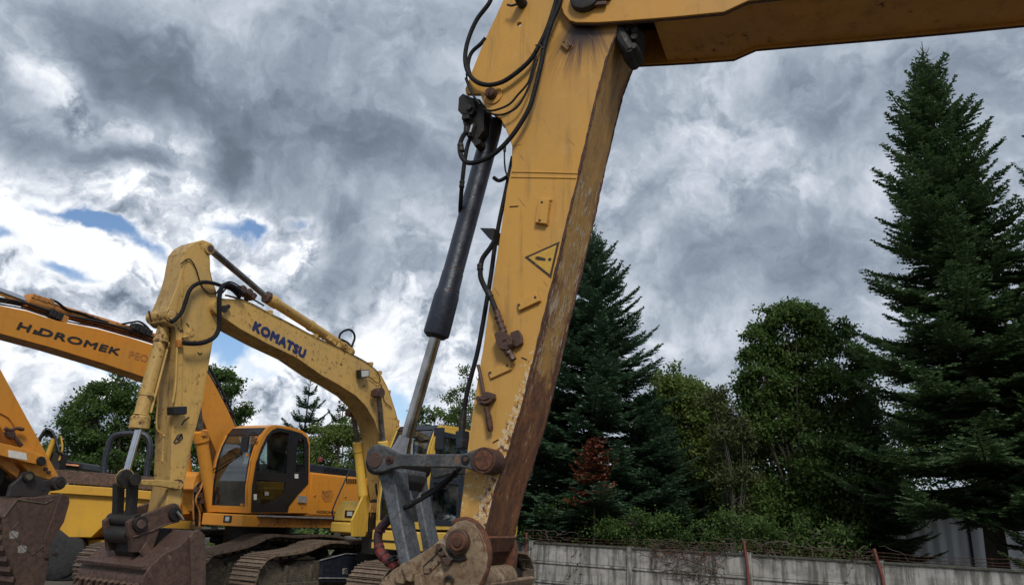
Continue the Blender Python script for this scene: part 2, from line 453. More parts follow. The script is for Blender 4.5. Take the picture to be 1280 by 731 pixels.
M['bucket'] = rusty('brown_bucket_steel', (.090, .054, .040), (.130, .077, .055), (.055, .032, .024), 1.0, 0.72, 0.05, 0.2, (.32, .25, .19))
M['bucket2'] = rusty('red_brown_bucket_steel', (.075, .042, .032), (.110, .060, .043), (.045, .026, .020), 1.2, 0.68, 0.05, 0.25, (.26, .17, .12))
M['shoe'] = rusty('track_shoe_steel', (.17, .125, .09), (.24, .18, .13), (.10, .065, .045), 2.0, 0.7, 0.1, 0.25, (.34, .28, .22))
M['mud'] = rusty('dried_mud', (.085, .07, .05), (.15, .125, .09), (.03, .025, .02), 2.5, 0.95, 0, 0.5, (.26, .22, .16))
M['darksteel'] = rusty('dark_oily_steel', (.014, .013, .013), (.03, .024, .02), (.01, .01, .01), 2.5, 0.6, 0.2, 0.3, (.1, .05, .03))
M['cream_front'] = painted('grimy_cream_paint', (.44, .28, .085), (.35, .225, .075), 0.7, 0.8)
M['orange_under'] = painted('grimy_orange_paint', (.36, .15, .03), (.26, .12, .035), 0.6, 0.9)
M['glass'] = glassy('cab_glass', (.74, .80, .78), 1.0, 0.10)
M['windscreen'] = glassy('windscreen_glass', (.50, .56, .55), 1.8, 0.14)
M['glass_dark'] = glassy('tinted_cab_glass', (.30, .37, .38), 1.0, 0.12)
M['glass_blue'] = glassy('blue_tinted_cab_glass', (.55, .70, .80), 2.2, 0.35)
M['seat'] = simple('seat_cloth', (.02, .02, .022), 0.9, 0, 0.4)
M['tan'] = simple('tan_plastic', (.22, .11, .06), 0.7, 0, 0.3)
M['white'] = simple('white_sticker', (.60, .58, .55), 0.6, 0, 0.1)
M['sticker'] = simple('grimy_sticker', (.20, .19, .18), 0.6, 0, 0.3)
M['blue_ink'] = simple('navy_lettering', (.010, .017, .085), 0.5, 0, 0.15)
M['black_ink'] = simple('black_lettering', (.014, .012, .010), 0.5, 0, 0.5)
M['faint_ink'] = simple('faded_marker', (.34, .13, .035), 0.6, 0, 0.2)
M['lamp'] = simple('work_lamp_lens', (.45, .45, .42), 0.15, 0.1, 0.1)
M['redwrap'] = rusty('red_hose_wrap', (.22, .022, .018), (.16, .02, .02), (.10, .02, .02), 3, 0.6, 0, 0.1, (.3, .06, .05))
M['purplewrap'] = rusty('brown_hose_wrap', (.06, .022, .022), (.045, .02, .025), (.03, .015, .02), 3, 0.6, 0, 0.1)
M['fitting'] = rusty('rusty_fitting_steel', (.085, .06, .05), (.05, .035, .035), (.14, .055, .025), 6, 0.6, 0.3, 0.3, (.3, .26, .22))
M['brass'] = simple('brass_pipe', (.30, .17, .05), 0.5, 0.3, 0.3)
M['tyre'] = simple('tyre_rubber', (.009, .009, .010), 0.8, 0, 0.8, 14, 0.6)
M['orange_rail'] = simple('rail_orange', (.55, .25, .12), 0.5, 0, 0.2)
M['grey_rail'] = simple('step_grey', (.20, .20, .21), 0.6, 0.2, 0.3)
# ================================================================== 1. the near excavator (boom, stick, bucket linkage)
A = Frame(0, 4.0, -23, 6.0)
near_exc = empty('excavator', A.o, A.phi)
tag(near_exc, 'nearest excavator with an ochre stick that carries a warning triangle', 'excavator', 'excavators parked in the yard')

# ---- outlines traced on its near side
R_EDGE = [(778, -70), (778, 15), (774, 35), (767, 51), (757, 78), (746, 120), (736, 163), (728, 196), (721, 230), (708, 282), (697, 329), (683, 383), (670, 440), (661, 474), (652, 511), (643, 540), (636, 563), (628, 588), (621, 607), (612, 645), (606, 672)]
L_EDGE = [(596, 690), (573, 676), (575, 642), (580, 600), (584.6, 558), (592, 505), (601, 450), (603, 440), (613, 371), (623, 308), (633, 239), (639.5, 207), (640, 182)]
E_L = A.xz(R_EDGE)
def stick_mats():
    zz = np.array([p[1] for p in E_L[4:]]); xx = np.array([p[0] for p in E_L[4:]])
    k2, k1, k0 = np.polyfit(zz, xx, 2)
    pin = A.at(731, 6)
    m, t = new_mat('stick_side_paint'); p = objco(t); x, y, z = t.xyz(p)
    edge = (z * z * k2 + z * k1 + k0) - x
    low = t.mr(z, 2.9, 1.5)
    big = t.noise(p, 1.4, 4, 0.6); mid = t.noise(p, 6, 5, 0.6); fine = t.noise(p, 60, 3, 0.6)
    c = t.mix(t.mr(big, 0.35, 0.65), (.55, .285, .050), (.49, .265, .060))
    c = t.mix(t.mr(mid, 0.5, 0.8) * 0.35, c, (.30, .17, .05))
    c = t.mix(low * 0.5, c, (.52, .30, .075))
    st = t.noise(t.comb(x * 14, y * 14, z * 1.1), 1.0, 6, 0.7)
    c = t.mix(t.mr(st, 0.50, 0.74) * 0.60, c, (.20, .11, .045))
    c = t.mix(t.mr(t.noise(p, 9, 7, .7), .56, .66) * .30, c, (.56, .34, .12))
    fk = t.noise(p, 75, 3, .6); c = t.mix(t.mr(fk + mid * .2, .79, .81) * .8, c, (.09, .045, .02))
    # oily rust run down from the boom pin
    dx = x - pin.x; dz = pin.z - z; r = t.m('SQRT', dx * dx + dz * dz)
    an = t.m('ARCTAN2', dx, dz)
    rays = t.noise(t.comb(an * 9, r * 1.0, 0.0), 1.0, 6, 0.72)
    fan = t.mr(t.m('ABSOLUTE', an + 0.05), 0.85, 0.25)
    fall = t.mr(r, 0.62, 0.20) * fan
    c = t.mix((t.mr(rays, 0.42, 0.60) * fall * 1.2).clamp(), c, (.070, .028, .022))
    c = t.mix((t.mr(r + (rays - .5) * 0.45, 0.42, 0.20) * fan * 0.98).clamp(), c, (.022, .011, .012))
    c = t.mix((t.mr(rays, 0.60, 0.64) * t.mr(r, .62, .3) * fan * .8).clamp(), c, (.05, .022, .02))
    # scratches
    sc = t.noise(t.comb(x * 30 + z * 22, z * 3 - x * 3, 3.0), 1.0, 2, 0.4)
    c = t.mix(t.mr(sc, 0.72, 0.735) * 0.6, c, (.15, .07, .03))
    sc2 = t.noise(t.comb(x * 40 - z * 30, z * 4 + x * 3, 7.0), 1.0, 2, 0.4); c = t.mix(t.mr(sc2, 0.75, 0.765) * 0.4, c, (.62, .44, .2))
    # chips, thick along the worn front edge and towards the bottom
    ch = t.noise(p, 34, 7, 0.70); ch2 = t.noise(t.comb(x * 1.3, y, z), 24, 8, 0.74)
    prox = t.mr(edge, 0.11, 0.0)
    w = (prox * (low * 0.95 + 0.10) + low * 0.30 + t.mr(z, 2.1, 1.5) * .30).clamp()
    pale = t.mr(ch + w * 0.23, 0.70, 0.715)
    c = t.mix(pale * (w * 2.4).clamp(), c, (.56, .44, .28))
    dk = t.mr(ch2 + w * 0.22, 0.750, 0.765)
    c = t.mix(dk, c, (.055, .020, .012))
    halo = t.mr(ch2 + w * 0.22, 0.69, 0.755)
    c = t.mix(halo * 0.30, c, (.30, .11, .03))
    rough = (t.mr(mid, 0.3, 0.7, 0.42, 0.6) + dk * 0.3).clamp()
    finish(t, c, rough, 0, fine * 0.10 + big * 1.6 + mid * 0.3 - dk * 0.6 + pale * 0.15 - prox * 0.2, 0.35, 0.006)
    m2, t = new_mat('stick_front_rust'); p = objco(t); x, y, z = t.xyz(p)
    g = t.noise(t.comb(y * 12, x * 6, z * 5.0), 1.0, 8, 0.74)
    g2 = t.noise(t.comb(y * 34, x * 12, z * 12.0), 1.0, 7, 0.72)
    b = t.noise(p, 3.4, 6, 0.68); f = t.noise(p, 30, 6, 0.7)
    rim = t.mr(t.m('ABSOLUTE', y - 0.20), 0.09, 0.20)                      # rust starts at the two long edges
    paint = t.mix(t.mr(b, .35, .65), (.46, .25, .055), (.34, .195, .060))
    paint = t.mix(t.mr(g, .45, .66) * .65, paint, (.17, .105, .055))
    rust = t.mix(t.mr(g, 0.38, 0.62), (.11, .042, .020), (.26, .105, .036))
    rust = t.mix(t.mr(f, 0.50, 0.66) * 0.7, rust, (.045, .020, .013))
    k = t.mr(b * 0.9 + g * 0.8 + rim * 0.30 + t.mr(z, 3.4, 1.7, 0.0, 0.44, False), 1.06, 1.20)
    c = t.mix(k, paint, rust)
    band = t.mr(t.m('ABSOLUTE', z - 2.75), 1.1, 0.2)
    pl = t.mr(g2 * .8 + g * .4 + band * 0.10, 0.71, 0.78)
    c = t.mix(pl * 0.85, c, (.52, .44, .32))
    c = t.mix(t.mr(f + rim * .1, .70, .72) * .7, c, (.03, .015, .01))
    finish(t, c, t.mr(g, 0.3, 0.7, 0.6, 0.9), 0, g + f * 0.5 + b, 0.7, 0.008)
    return m, m2
m_side, m_strip = stick_mats()
M['stick_side'] = m_side; M['stick_strip'] = m_strip

def side_prism(mb, right, left, y0, y1, rmat):
    """box beam: outline = right edge downwards then left edge upwards; the faces along the right edge take their own material"""
    poly = right + left; n = len(poly)
    v = [(p[0], y0, p[1]) for p in poly] + [(p[0], y1, p[1]) for p in poly]
    o = len(mb.v); mb.v += v
    mb.f.append(tuple(o + i for i in range(n - 1, -1, -1))); mb.mi.append(0)
    mb.f.append(tuple(o + n + i for i in range(n))); mb.mi.append(0)
    for i in range(n):
        j = (i + 1) % n
        mb.f.append((o + i, o + j, o + n + j, o + n + i)); mb.mi.append(rmat if i < len(right) - 1 else 0)
SW = 0.40
mb = MB()
top_l = A.xz([(640, 182), (632, 161), (646, 130), (664, 60), (690, 0), (706, -70)])
side_prism(mb, E_L, A.xz(L_EDGE[:-1]) + top_l, 0.0, SW, 1)
stick = mb.build('stick', [M['stick_side'], M['stick_strip']], near_exc, 0.004)
# front-plate overhang beads along the two long edges
for y in (0.002, SW - 0.002):
    wp_ = []
    for a_, b_ in zip(E_L[2:], E_L[3:]):
        for i in range(8): wp_.append((a_[0] + (b_[0] - a_[0]) * i / 8 - .001 + random.uniform(-.0015, .0015), y, a_[1] + (b_[1] - a_[1]) * i / 8))
    wb = MB(); wb.tube(wp_, [random.uniform(.0045, .0085) for _ in wp_], 6)
    wb.build('edge_weld', M['rust_pin'], stick)
# bracket plates that carry the bucket cylinder
holeC = A.at(649, 30.7)
hole = [(holeC.x + 0.017 * cos(a * pi / 6), holeC.z + 0.017 * sin(a * pi / 6)) for a in range(12)]
br = A.xz([(655, -70), (627.5, 5), (604.5, 54), (590.5, 88.7), (581.7, 112), (582.5, 117.5), (601, 117.7), (603.5, 128), (609, 137), (618, 143.5), (626, 148), (632, 160), (639, 170.6), (640, 183), (652, 181), (668, 90), (716, -70)])
b1 = MB(); b1.slab(br, [hole], -0.002, 0.028); b1.build('cylinder_bracket', M['stick_side'], stick, 0.002)
fb = A.xz([(700, -70), (676, 5), (665, 54), (640, 88), (615, 112), (616, 130), (626, 148), (648, 165), (664, 175), (690, 90), (730, -70)], SW)
b2 = MB(); b2.slab(fb, [], SW - 0.03, SW + 0.002); b2.build('cylinder_bracket', M['stick_side'], stick, 0.002)
# pin boss of the bucket cylinder
pc = A.at(617, 120); pb = MB()
pb.cyl((pc.x, -0.012, pc.z), (pc.x, 0.03, pc.z), 0.062, 28); pb.build('pin_boss', M['stick_side'], stick, 0.003)
pb = MB(); pb.lathe((pc.x - .005, -0.055, pc.z), (pc.x - .005, SW + .04, pc.z), [(0, .030), (0.03, .036), (1, .036)], 24); pb.obox((pc.x - .005, -0.058, pc.z), (.012, .012, .04)); pb.build('pin', M['rust_pin'], stick, 0.002)
# double weld seam, tabs with bolt holes, small fitments
for a, b in (((640, 215), (722.5, 217)), ((639, 221.5), (720.5, 223))):
    q = A.xz([a, b]); sm = MB(); sm.tube([(q[0][0], -.001, q[0][1]), ((q[0][0] + q[1][0]) / 2, -.001, (q[0][1] + q[1][1]) / 2 + .001), (q[1][0], -.001, q[1][1])], 0.0045, 6); sm.build('weld_seam', M['stick_side'], stick)
def tab(pts, holes, th=0.022):
    q = A.xz(pts); s_ = MB(); s_.prism(q, -th, -.0005)
    o = s_.build('bolt_plate', M['stick_side'], stick, 0.003)
    k = MB(); lp_ = [Vector((p[0], -.002, p[1])) for p in q] ; lp_.append(lp_[0])
    for a_, b_ in zip(lp_, lp_[1:]):
        m_ = max(3, int((b_ - a_).length / .012)); k.tube([a_.lerp(b_, i / m_) for i in range(m_ + 1)], [random.uniform(.0035, .0065) for i in range(m_ + 1)], 5)
    k.build('plate_weld', M['ochre_under'], o)
    for h in holes:
        c = A.at(*h); k = MB(); k.cyl((c.x, -th - .0015, c.z), (c.x, -th + .004, c.z), 0.0075, 12); k.build('bolt_hole', M['grease'], o)
tab([(648, 378.6), (671.7, 367), (676.6, 377), (650.3, 389)], [(650.5, 382.5), (670.7, 373)])
tab([(611, 464), (639.5, 454), (640, 462), (614, 473.7)], [(614, 466.3), (635, 457.5)], 0.014)
tab([(675, 250), (688.5, 251), (685, 282), (671, 280)], [(679.5, 255.5), (677, 278)], 0.030)
tab([(702, 58), (709, 52.5), (716, 58), (709.7, 65)], [(706, 55.5), (712, 60)], 0.02)
tab([(678, 249), (690, 249.6), (689.6, 252), (678, 251.5)], [], 0.018)
for (x0, y0, x1, y1) in ((637, 258.5, 648, 257.7), (616, 553, 623, 549), (652, 446.5, 659, 449.5), (576, 552, 582, 549)):
    q = A.path([(x0, y0), (x1, y1)], -.001); k = MB(); k.tube(q, 0.0035, 6); k.build('weld_mark', M['rust_pin'], stick)
# warning triangle: yellow ground, black rim, the mark lying on its side
tri = A.xz([(655.9, 321.5), (699.6, 302), (688.9, 347.9)])
cx_ = sum(p[0] for p in tri) / 3; cz_ = sum(p[1] for p in tri) / 3
def shr(k): return [(cx_ + (p[0] - cx_) * k, cz_ + (p[1] - cz_) * k) for p in tri]
m, t = new_mat('warning_yellow'); p = objco(t); n = t.noise(p, 40, 5, 0.7)
finish(t, t.mix(t.mr(n, .4, .7), (.55, .33, .045), (.45, .25, .045)), 0.55); M['warn'] = m
m, t = new_mat('worn_black_print'); p = objco(t); n = t.noise(p, 55, 6, 0.75)
finish(t, t.mix(t.mr(n, .60, .68), (.030, .018, .010), (.44, .24, .06)), 0.6); M['wornblack'] = m
s_ = MB(); s_.prism(shr(1.0), -.0025, -.0005); dec = s_.build('warning_sign', M['wornblack'], stick, label='yellow warning triangle with a black exclamation mark')
s_ = MB(); s_.prism(shr(.80), -.0035, -.0024); s_.build('sign_ground', M['warn'], dec)
s_ = MB(); s_.prism(A.xz([(669.5, 321.5), (673, 320.5), (682.5, 323.3), (682, 326.5), (672.5, 325.5), (669.3, 324)]), -.0042, -.0034)
dc = A.at(687.4, 324.6); s_.cyl((dc.x, -.0042, dc.z), (dc.x, -.0034, dc.z), .0105, 14); s_.build('exclamation_mark', M['wornblack'], dec)
# hose end with its clamp block and adaptor
s_ = MB(); s_.tube(A.path([(621, 388), (625, 402), (630, 416)], -.035), [.0165, .0175, .02], 10, 3)
for q in ((622.5, 396), (625, 402), (628, 410)): 
    c = A.at(*q, -.035); s_.tube(A.path([(q[0] - .4, q[1] - 1.3), (q[0] + .4, q[1] + 1.3)], -.035), .0215, 10)
s_.build('hose_sleeve', M['fitting'], stick)
cl = MB(); R1 = Matrix.Rotation(radians(-22), 3, 'Y').inverted()
cl.prism(A.xz([(623, 420), (631, 416), (638, 419), (645, 426), (645, 433), (640, 440), (629, 439), (626, 432)]), -.062, -.006)
cl.prism(A.xz([(640, 417), (650, 413.5), (654, 421), (655, 430), (648, 435), (641, 430)]), -.030, -.002)
cl.tube(A.path([(633, 436), (637, 443)], -.034), .024, 6); cl.tube(A.path([(637, 441), (641, 447)], -.034), .017, 12)
cl.tube(A.path([(639, 445), (642, 450)], -.034), .021, 6)
for q in ((631, 424), (637, 430)): 
    c = A.at(*q, -.06); cl.tube([c, c + Vector((0, -.012, 0))], .010, 6)
cl.build('hose_clamp', M['fitting'], stick, 0.003)
hk = MB(); hk.tube(A.path([(597.5, 456), (599, 462), (602, 476), (605, 494)], -.022), .0105, 8, 4)
hk.build('grease_pipe', M['fitting'], stick)
hk = MB(); hk.prism(A.xz([(598, 499), (601, 496), (606, 497), (608, 491.5), (614, 491), (620, 493), (621, 499), (616, 503), (611, 508), (602, 506.5)]), -.045, -.002)
hk.tube(A.path([(601, 502), (608, 503.5), (614, 500)], -.046), .009, 8, 4); hk.tube(A.path([(599, 498), (606, 499), (612, 496)], -.046), .007, 8, 4); hk.build('pipe_bracket', M['fitting'], stick, 0.003)
hk = MB(); hk.tube(A.path([(608, 509), (609.5, 516), (611, 523), (612.6, 534), (613, 538.5)], -.03), [.017, .015, .018, .0175, .013], 10, 3); hk.build('pipe_end', M['rust_pin'], stick)
# dark pipe down the back of the stick with its bracket
hp = MB(); hp.tube(A.path([(641, 196), (633, 236), (626, 268), (619, 305), (613, 348), (599, 430), (590, 466), (584, 490), (580, 512)], .06), .0135, 10, 3); hp.build('return_pipe', M['rubber'], stick)
hp = MB(); hp.tube(A.path([(580, 512), (578.5, 524), (577, 540), (576, 552)], .06), [.018, .021, .018, .024], 10); hp.build('pipe_fitting', M['darksteel'], stick)
hp = MB(); hp.prism(A.xz([(602, 287), (621, 287.5), (618, 303), (613.5, 300)], .03), .0, .10); hp.build('pipe_bracket', M['black'], stick, 0.003)
hp = MB(); hp.prism(A.xz([(574, 540), (583, 538), (583, 560), (575, 562)], .08), .03, .12); hp.build('valve_block', M['navy'], stick, 0.004)

# ---- stick foot: boss and pins
q = A.at(593, 678); s_ = MB(); s_.cyl((q.x, -.005, q.z), (q.x, SW + .005, q.z), .052, 28); s_.build('foot_boss', M['rust'], stick, 0.004)
q = A.xz([(607, 669.5), (609, 672), (600, 690), (596, 690)]); s_ = MB(); s_.prism(q, -.004, SW + .004); s_.build('foot_band', M['rust'], stick)
# ---- boom
def E_LAST(k): return A.at(1280, 33, SW + .03).z - .06
E_B = A.xz([(700, -60), (700, 4), (705, 18), (712, 25.5), (720, 28), (745, 28.3), (775, 26.5), (815, 23.5), (850, 20.5), (905, 15)], -.05) + A.xz([(945, 63.3), (1000, 58.5), (1090, 51), (1190, 42), (1280, 33)], SW + .03)
tail = [(-2.75, E_LAST(0)), (-2.1, 3.70), (-1.4, 3.0), (-.85, 2.1), (-.7, 1.75), (-.45, 1.7), (-.3, 1.95), (-.45, 2.9), (-1.1, 3.9), (-2.2, 4.72), (-3.6, 4.98), (-5.0, 4.98), (-5.55, 4.85), (-5.75, 4.6)]
boom = None
mb = MB(); mb.prism(E_B + tail, -.05, -.012); boom = mb.build('boom', [M['ochre'], M['ochre_under']], near_exc, 0.004)
mb = MB(); mb.prism(E_B + tail, SW + .012, SW + .045); mb.build('side_plate', M['ochre_under'], boom, 0.004)
bx = A.at(815, 24, -.05)
inner = [(p[0], p[1] + .018) for p in E_B if p[0] > bx.x - 0.01]
mb = MB(); mb.prism([(bx.x + .02, 4.9), (bx.x + .02, inner[0][1] + .01)] + inner + [(p[0] - .01, p[1] + .015) for p in tail[:7]] + [(p[0] - .02, p[1] - .02) for p in tail[7:13]], -.012, SW + .012); mb.build('box_section', M['ochre_under'], boom)
mb = MB(); mb.tube([(p[0], -.031, p[1] - .001) for p in E_B[3:]] + [(-2.75, -.031, tail[0][1])], .008, 6); mb.build('edge_weld', M['rust_pin'], boom)
mb = MB(); mb.tube([(p[0], SW + .028, p[1]) for p in E_B[3:]] + [(-2.75, SW + .028, tail[0][1])], .008, 6); mb.build('edge_weld', M['rust_pin'], boom)
# scuffs under the boom
# grease-black cap, boss and rubber boot of the joint
q = A.at(733, -3, -.06); s_ = MB(); s_.lathe((q.x, -.10, q.z), (q.x, -.05, q.z), [(0, .075), (.15, .098), (1, .103)], 32)
s_.obox((q.x + .11, -.065, q.z - .03), (.09, .03, .05)); s_.build('joint_cap', M['grease'], boom, 0.004)
q = A.at(751, 6, -.065); s_ = MB(); s_.obox((q.x, -.072, q.z), (.075, .02, .026), Matrix.Rotation(radians(10), 3, 'Y')); s_.build('lock_plate', M['fitting'], boom, 0.003)
s_ = MB()
for k in range(9):
    a = k / 9 * 2 * pi; q = A.at(786 + 7 * cos(a) + random.uniform(-2, 2), 48 + 12 * sin(a) + random.uniform(-3, 3), .02)
    s_.tube([q + Vector((0, -.01, 0)), q + Vector((random.uniform(-.01, .01), .07, 0)), q + Vector((0, .16, random.uniform(-.01, .01)))], [.02, .045, .03], 10, 3)
s_.tube(A.path([(775, 32), (779, 50), (788, 64)], .03), [.03, .045, .03], 10, 3); s_.build('rubber_boot', M['grease'], boom)
q = A.at(650, 0, -.05); s_ = MB(); s_.lathe((q.x, -.11, q.z), (q.x, .0, q.z), [(0, .022), (.12, .03), (1, .034)], 16); s_.tube(A.path([(634, 6), (640, 7.5), (650, 4)], -.06), .008, 8, 3); s_.build('cylinder_pin', M['grease'], stick, 0.003)

# ---- bucket cylinder
cyl = MB(); CY_ = .20
top = A.at(618, 150, CY_); bot = A.at(545, 419, CY_)
ax = (bot - top)
pr = [(0, .045), (.02, .060), (.05, .064), (.72, .064), (.725, .067), (.80, .069), (.805, .072), (.83, .078), (.99, .081), (1.0, .078)]
cyl.lathe(top, bot, pr, 36); cyl.cyl((pc.x, .10, pc.z), (pc.x, .30, pc.z), .075, 24)
bc = cyl.build('bucket_cylinder', M['gunmetal'], near_exc, 0.002)
ew = MB(); ew.lathe(top.lerp(bot, .998), top.lerp(bot, 1.012), [(0, .06), (.2, .072), (1, .055)], 32); ew.build('end_seal', M['grease'], bc)
rp = MB()
for (f0, f1, an, wd) in ((.60, .70, 1.9, .4), (.66, .72, 2.2, .5), (.78, .81, 1.7, .9), (.80, .806, 3.0, 2.6), (.703, .708, 3.0, 2.6)):
    dirv = ax.normalized(); n1 = dirv.cross(Vector((0, 1, 0))).normalized(); n2 = dirv.cross(n1)
    rr = .0648 if f1 < .725 else (.0725 if f1 < .808 else .081)
    rows = []
    for i in range(9):
        f = f0 + (f1 - f0) * i / 8; c = top.lerp(bot, f); w_ = wd * (0.5 + .5 * sin(pi * i / 8)) if f1 - f0 > .02 else wd
        rows.append([c + (n1 * cos(an + pi - w_ / 2 + w_ * k / 8) + n2 * sin(an + pi - w_ / 2 + w_ * k / 8)) * rr for k in range(9)])
    rp.strip(rows)
rp.build('rust_patch', M['cylrust'], bc)
rod_e = A.at(503, 567, CY_)
rm = MB(); rm.lathe(bot, rod_e, [(0, .036), (.86, .037), (.865, .048), (.92, .056), (1, .075)], 28); rm.build('rod', M['rod'], bc)
# ---- cylinder port block and hose unions
pb = MB()
pb.prism(A.xz([(580, 130), (585, 125), (592, 128), (598, 131), (600, 145), (596, 151), (586, 150), (579, 146)], .10), .02, .14)
pb.prism(A.xz([(588, 128), (606, 132), (612, 143), (611, 170), (601, 184), (590, 178), (585, 160)], .14), .06, .22)
pb.prism(A.xz([(592, 176), (604, 178), (603, 183), (596.5, 187)], .10), .06, .15)
for a_, b_ in (((584, 153), (583, 168)), ((592, 156), (588, 172))): pb.tube(A.path([a_, b_], .05), .020, 10)
q = A.at(587, 136, .02); pb.tube([q, q + Vector((0, -.02, 0))], .02, 12)
q = A.at(583, 148, .02); pb.obox((q.x, q.y, q.z), (.05, .04, .03))
pb.build('port_block', M['darksteel'], bc, 0.004)
pb = MB(); pb.tube(A.path([(590.5, 157), (588, 166)], .012), .010, 8); pb.build('union_sleeve', M['chrome'], bc)
# ---- hoses
def hose(pts, r, y, mat='rubber', seg=10, name='hose', parent=None):
    h = MB(); h.tube(A.path(pts, y), r, seg, 5); return h.build(name, M[mat], parent or near_exc)
hose([(616, -8), (611, 5), (596, 25), (585.6, 49), (581.5, 70), (584, 88), (593.5, 101), (609, 106.4), (628, 102.6), (647, 90), (663, 75), (673, 59), (682, 41), (691, 16), (697, -6)], .0148, -.045)
hose([(702, -6), (699, 6), (688, 33), (681, 56), (676, 82), (667, 118), (662, 134), (653.6, 150), (639.5, 170.6), (622.4, 188.7), (604.3, 200), (586, 203.8), (577, 196), (574.8, 183), (578, 172), (583, 165)], .0150, -.065)
hose([(588, 172), (584.5, 182), (581, 200), (578, 226), (576, 250, .10), (575.5, 266, .17), (579, 276, .24)], .0135, .06)
hose([(607, 48), (600, 56), (592, 63), (587.5, 70), (585, 82), (587, 92)], .013, .0)
hose([(670, 70), (668, 76), (662, 99), (657, 108), (648, 118), (636, 131), (617, 138.3), (604, 137)], .0068, -.04, seg=8)
hose([(672, 74), (669, 84), (662, 106), (649, 131), (634, 141.6), (621, 143.8), (608, 140)], .0068, -.05, seg=8)
hose([(582, 98), (585, 106), (592, 120), (600, 131)], .0075, -.03, seg=8)
hose([(583, 92), (584, 100), (588, 112), (596, 128)], .006, -.01, seg=8)
hose([(634, 176), (631, 186), (630.6, 200), (632, 214), (636, 223)], .0055, .03, seg=8)
hose([(617, 222), (624, 226), (634, 221)], .012, .05, seg=8)
hose([(619, 300), (612, 311), (602.5, 325), (600.5, 344), (606, 359), (615, 375), (621, 391)], .0150, -.03)
hose([(576, 583), (562, 598), (545, 611), (525, 624), (504, 635)], .0125, .02)
hose([(563, 597), (545, 610.6), (528, 621)], .017, .02)
hose([(570, 588), (558, 601), (536, 618), (508, 634)], .008, -.01, seg=8)
hose([(491, 641), (484, 651), (475.5, 660), (472.5, 670), (473, 682)], .026, .14, 'purplewrap')
hose([(473, 680), (476, 690), (482, 697), (489, 702), (496, 709)], .029, .14, 'redwrap')
for (a_, b_) in (((475.3, 661), (474.6, 663)), ((473.2, 683), (473.6, 685)), ((478.5, 694), (480.5, 695.8)), ((485, 700), (487.5, 701.6))):
    h = MB(); h.tube([A.at(*a_, .14), A.at(*b_, .14)], .033, 12); h.build('hose_band', M['purplewrap'], near_exc)
# crimped collars on the hoses
for (a_, b_, y_, r_) in (((577, 190), (575.2, 180), -.065, .020), ((609.5, 364), (613.5, 372), -.03, .020), ((600.2, 338), (600.2, 330), -.03, .019), ((489, 697), (492, 703), .14, .034), ((509, 632), (516, 628.5), .02, .020), ((566, 594.5), (571, 588.5), .02, .019), ((631, 183), (630.7, 190), .03, .009), ((577.8, 226), (577, 235), .06, .017)):
    h = MB(); p_, q_ = A.at(*a_, y_), A.at(*b_, y_); h.lathe(p_, q_, [(0, r_ * .85), (.1, r_), (.35, r_), (.4, r_ * .9), (.6, r_ * .9), (.65, r_), (.9, r_), (1, r_ * .85)], 12); h.build('hose_collar', M['darksteel'], near_exc)
# hose strap where the hoses cross
c = A.at(674, 59, -.06); s_ = MB(); s_.tube(A.path([(669, 57), (674, 56.5), (679, 61)], -.082), .004, 6, 3); s_.build('hose_strap', M['grease'], near_exc)

# ---- linkage
gl_ = MB(); gl_.prism(A.xz([(457, 573), (459, 563), (465, 556.5), (473, 554.8), (482, 557.5), (491, 563.5), (498, 566.8), (530, 567), (575, 567), (583, 565.5), (594, 561), (606, 559.5), (613, 565), (615, 575), (611, 586), (600, 590), (588, 587), (576, 583.8), (540, 583.6), (500, 583), (488, 586), (478, 589.5), (468, 590.5), (460, 584)], -.12), -.12, -.065)
gl = gl_.build('guide_link', M['linksteel'], near_exc, 0.008, seg=3)
g2 = MB(); g2.prism(A.xz([(470, 567), (473, 556.5), (491, 563.5), (530, 567), (575, 567), (594, 561), (613, 565), (611, 586), (588, 587), (576, 583.8), (500, 583), (478, 589.5)], -.12), SW + .06, SW + .115); g2.build('guide_link', M['linksteel'], near_exc, 0.008)
def disc(px_, py_, y0, y1, r, mat, name, parent=near_exc, seg=28, bev=0.004):
    c = A.at(px_, py_, y0); s_ = MB(); s_.cyl((c.x, y0, c.z), (c.x, y1, c.z), r, seg); return s_.build(name, M[mat], parent, bev)
disc(604, 575, -.135, 0.0, .068, 'rust_pin', 'link_boss', gl)
disc(604, 575, -.142, -.13, .050, 'rust', 'boss_cap', gl)
disc(581, 574, -.128, -.11, .026, 'darksteel', 'lock_bolt', gl, 16); disc(581, 574, -.136, -.12, .014, 'fitting', 'bolt_head', gl, 6)
disc(468, 574.5, -.128, -.11, .044, 'fitting', 'boss_cap', gl); disc(486, 574, -.130, -.11, .024, 'rust_pin', 'lock_bolt', gl, 16); disc(486, 574, -.137, -.12, .012, 'darksteel', 'bolt_head', gl, 6)
disc(470, 577, -.062, SW + .06, .070, 'darksteel', 'link_pin'); 
# H-shaped bucket link
bl = MB()
bl.prism(A.xz([(472, 592), (478, 585), (493, 586), (495, 604), (498, 628), (504, 662), (512, 700), (516, 716), (500, 716), (496, 694), (487, 655), (479, 620)], -.03), -.03, .12)
bl.prism(A.xz([(505, 588), (512, 580), (522, 581), (522, 600), (527, 628), (534, 664), (543, 700), (530, 700), (525, 670), (518, 632)], .36), .36, .49)
bl.cyl(A.at(486, 589, .05), A.at(486, 589, .05) + Vector((0, .36, 0)), .052, 20)
hl = bl.build('bucket_link', M['linksteel2'], near_exc, 0.014, seg=3)
# gusset between the arms
g = A.xz([(486, 583), (500, 586), (503, 600), (497, 612), (489, 600)], .10); s_ = MB(); s_.prism(g, .10, .38); s_.build('link_gusset', M['darksteel'], hl, 0.01)

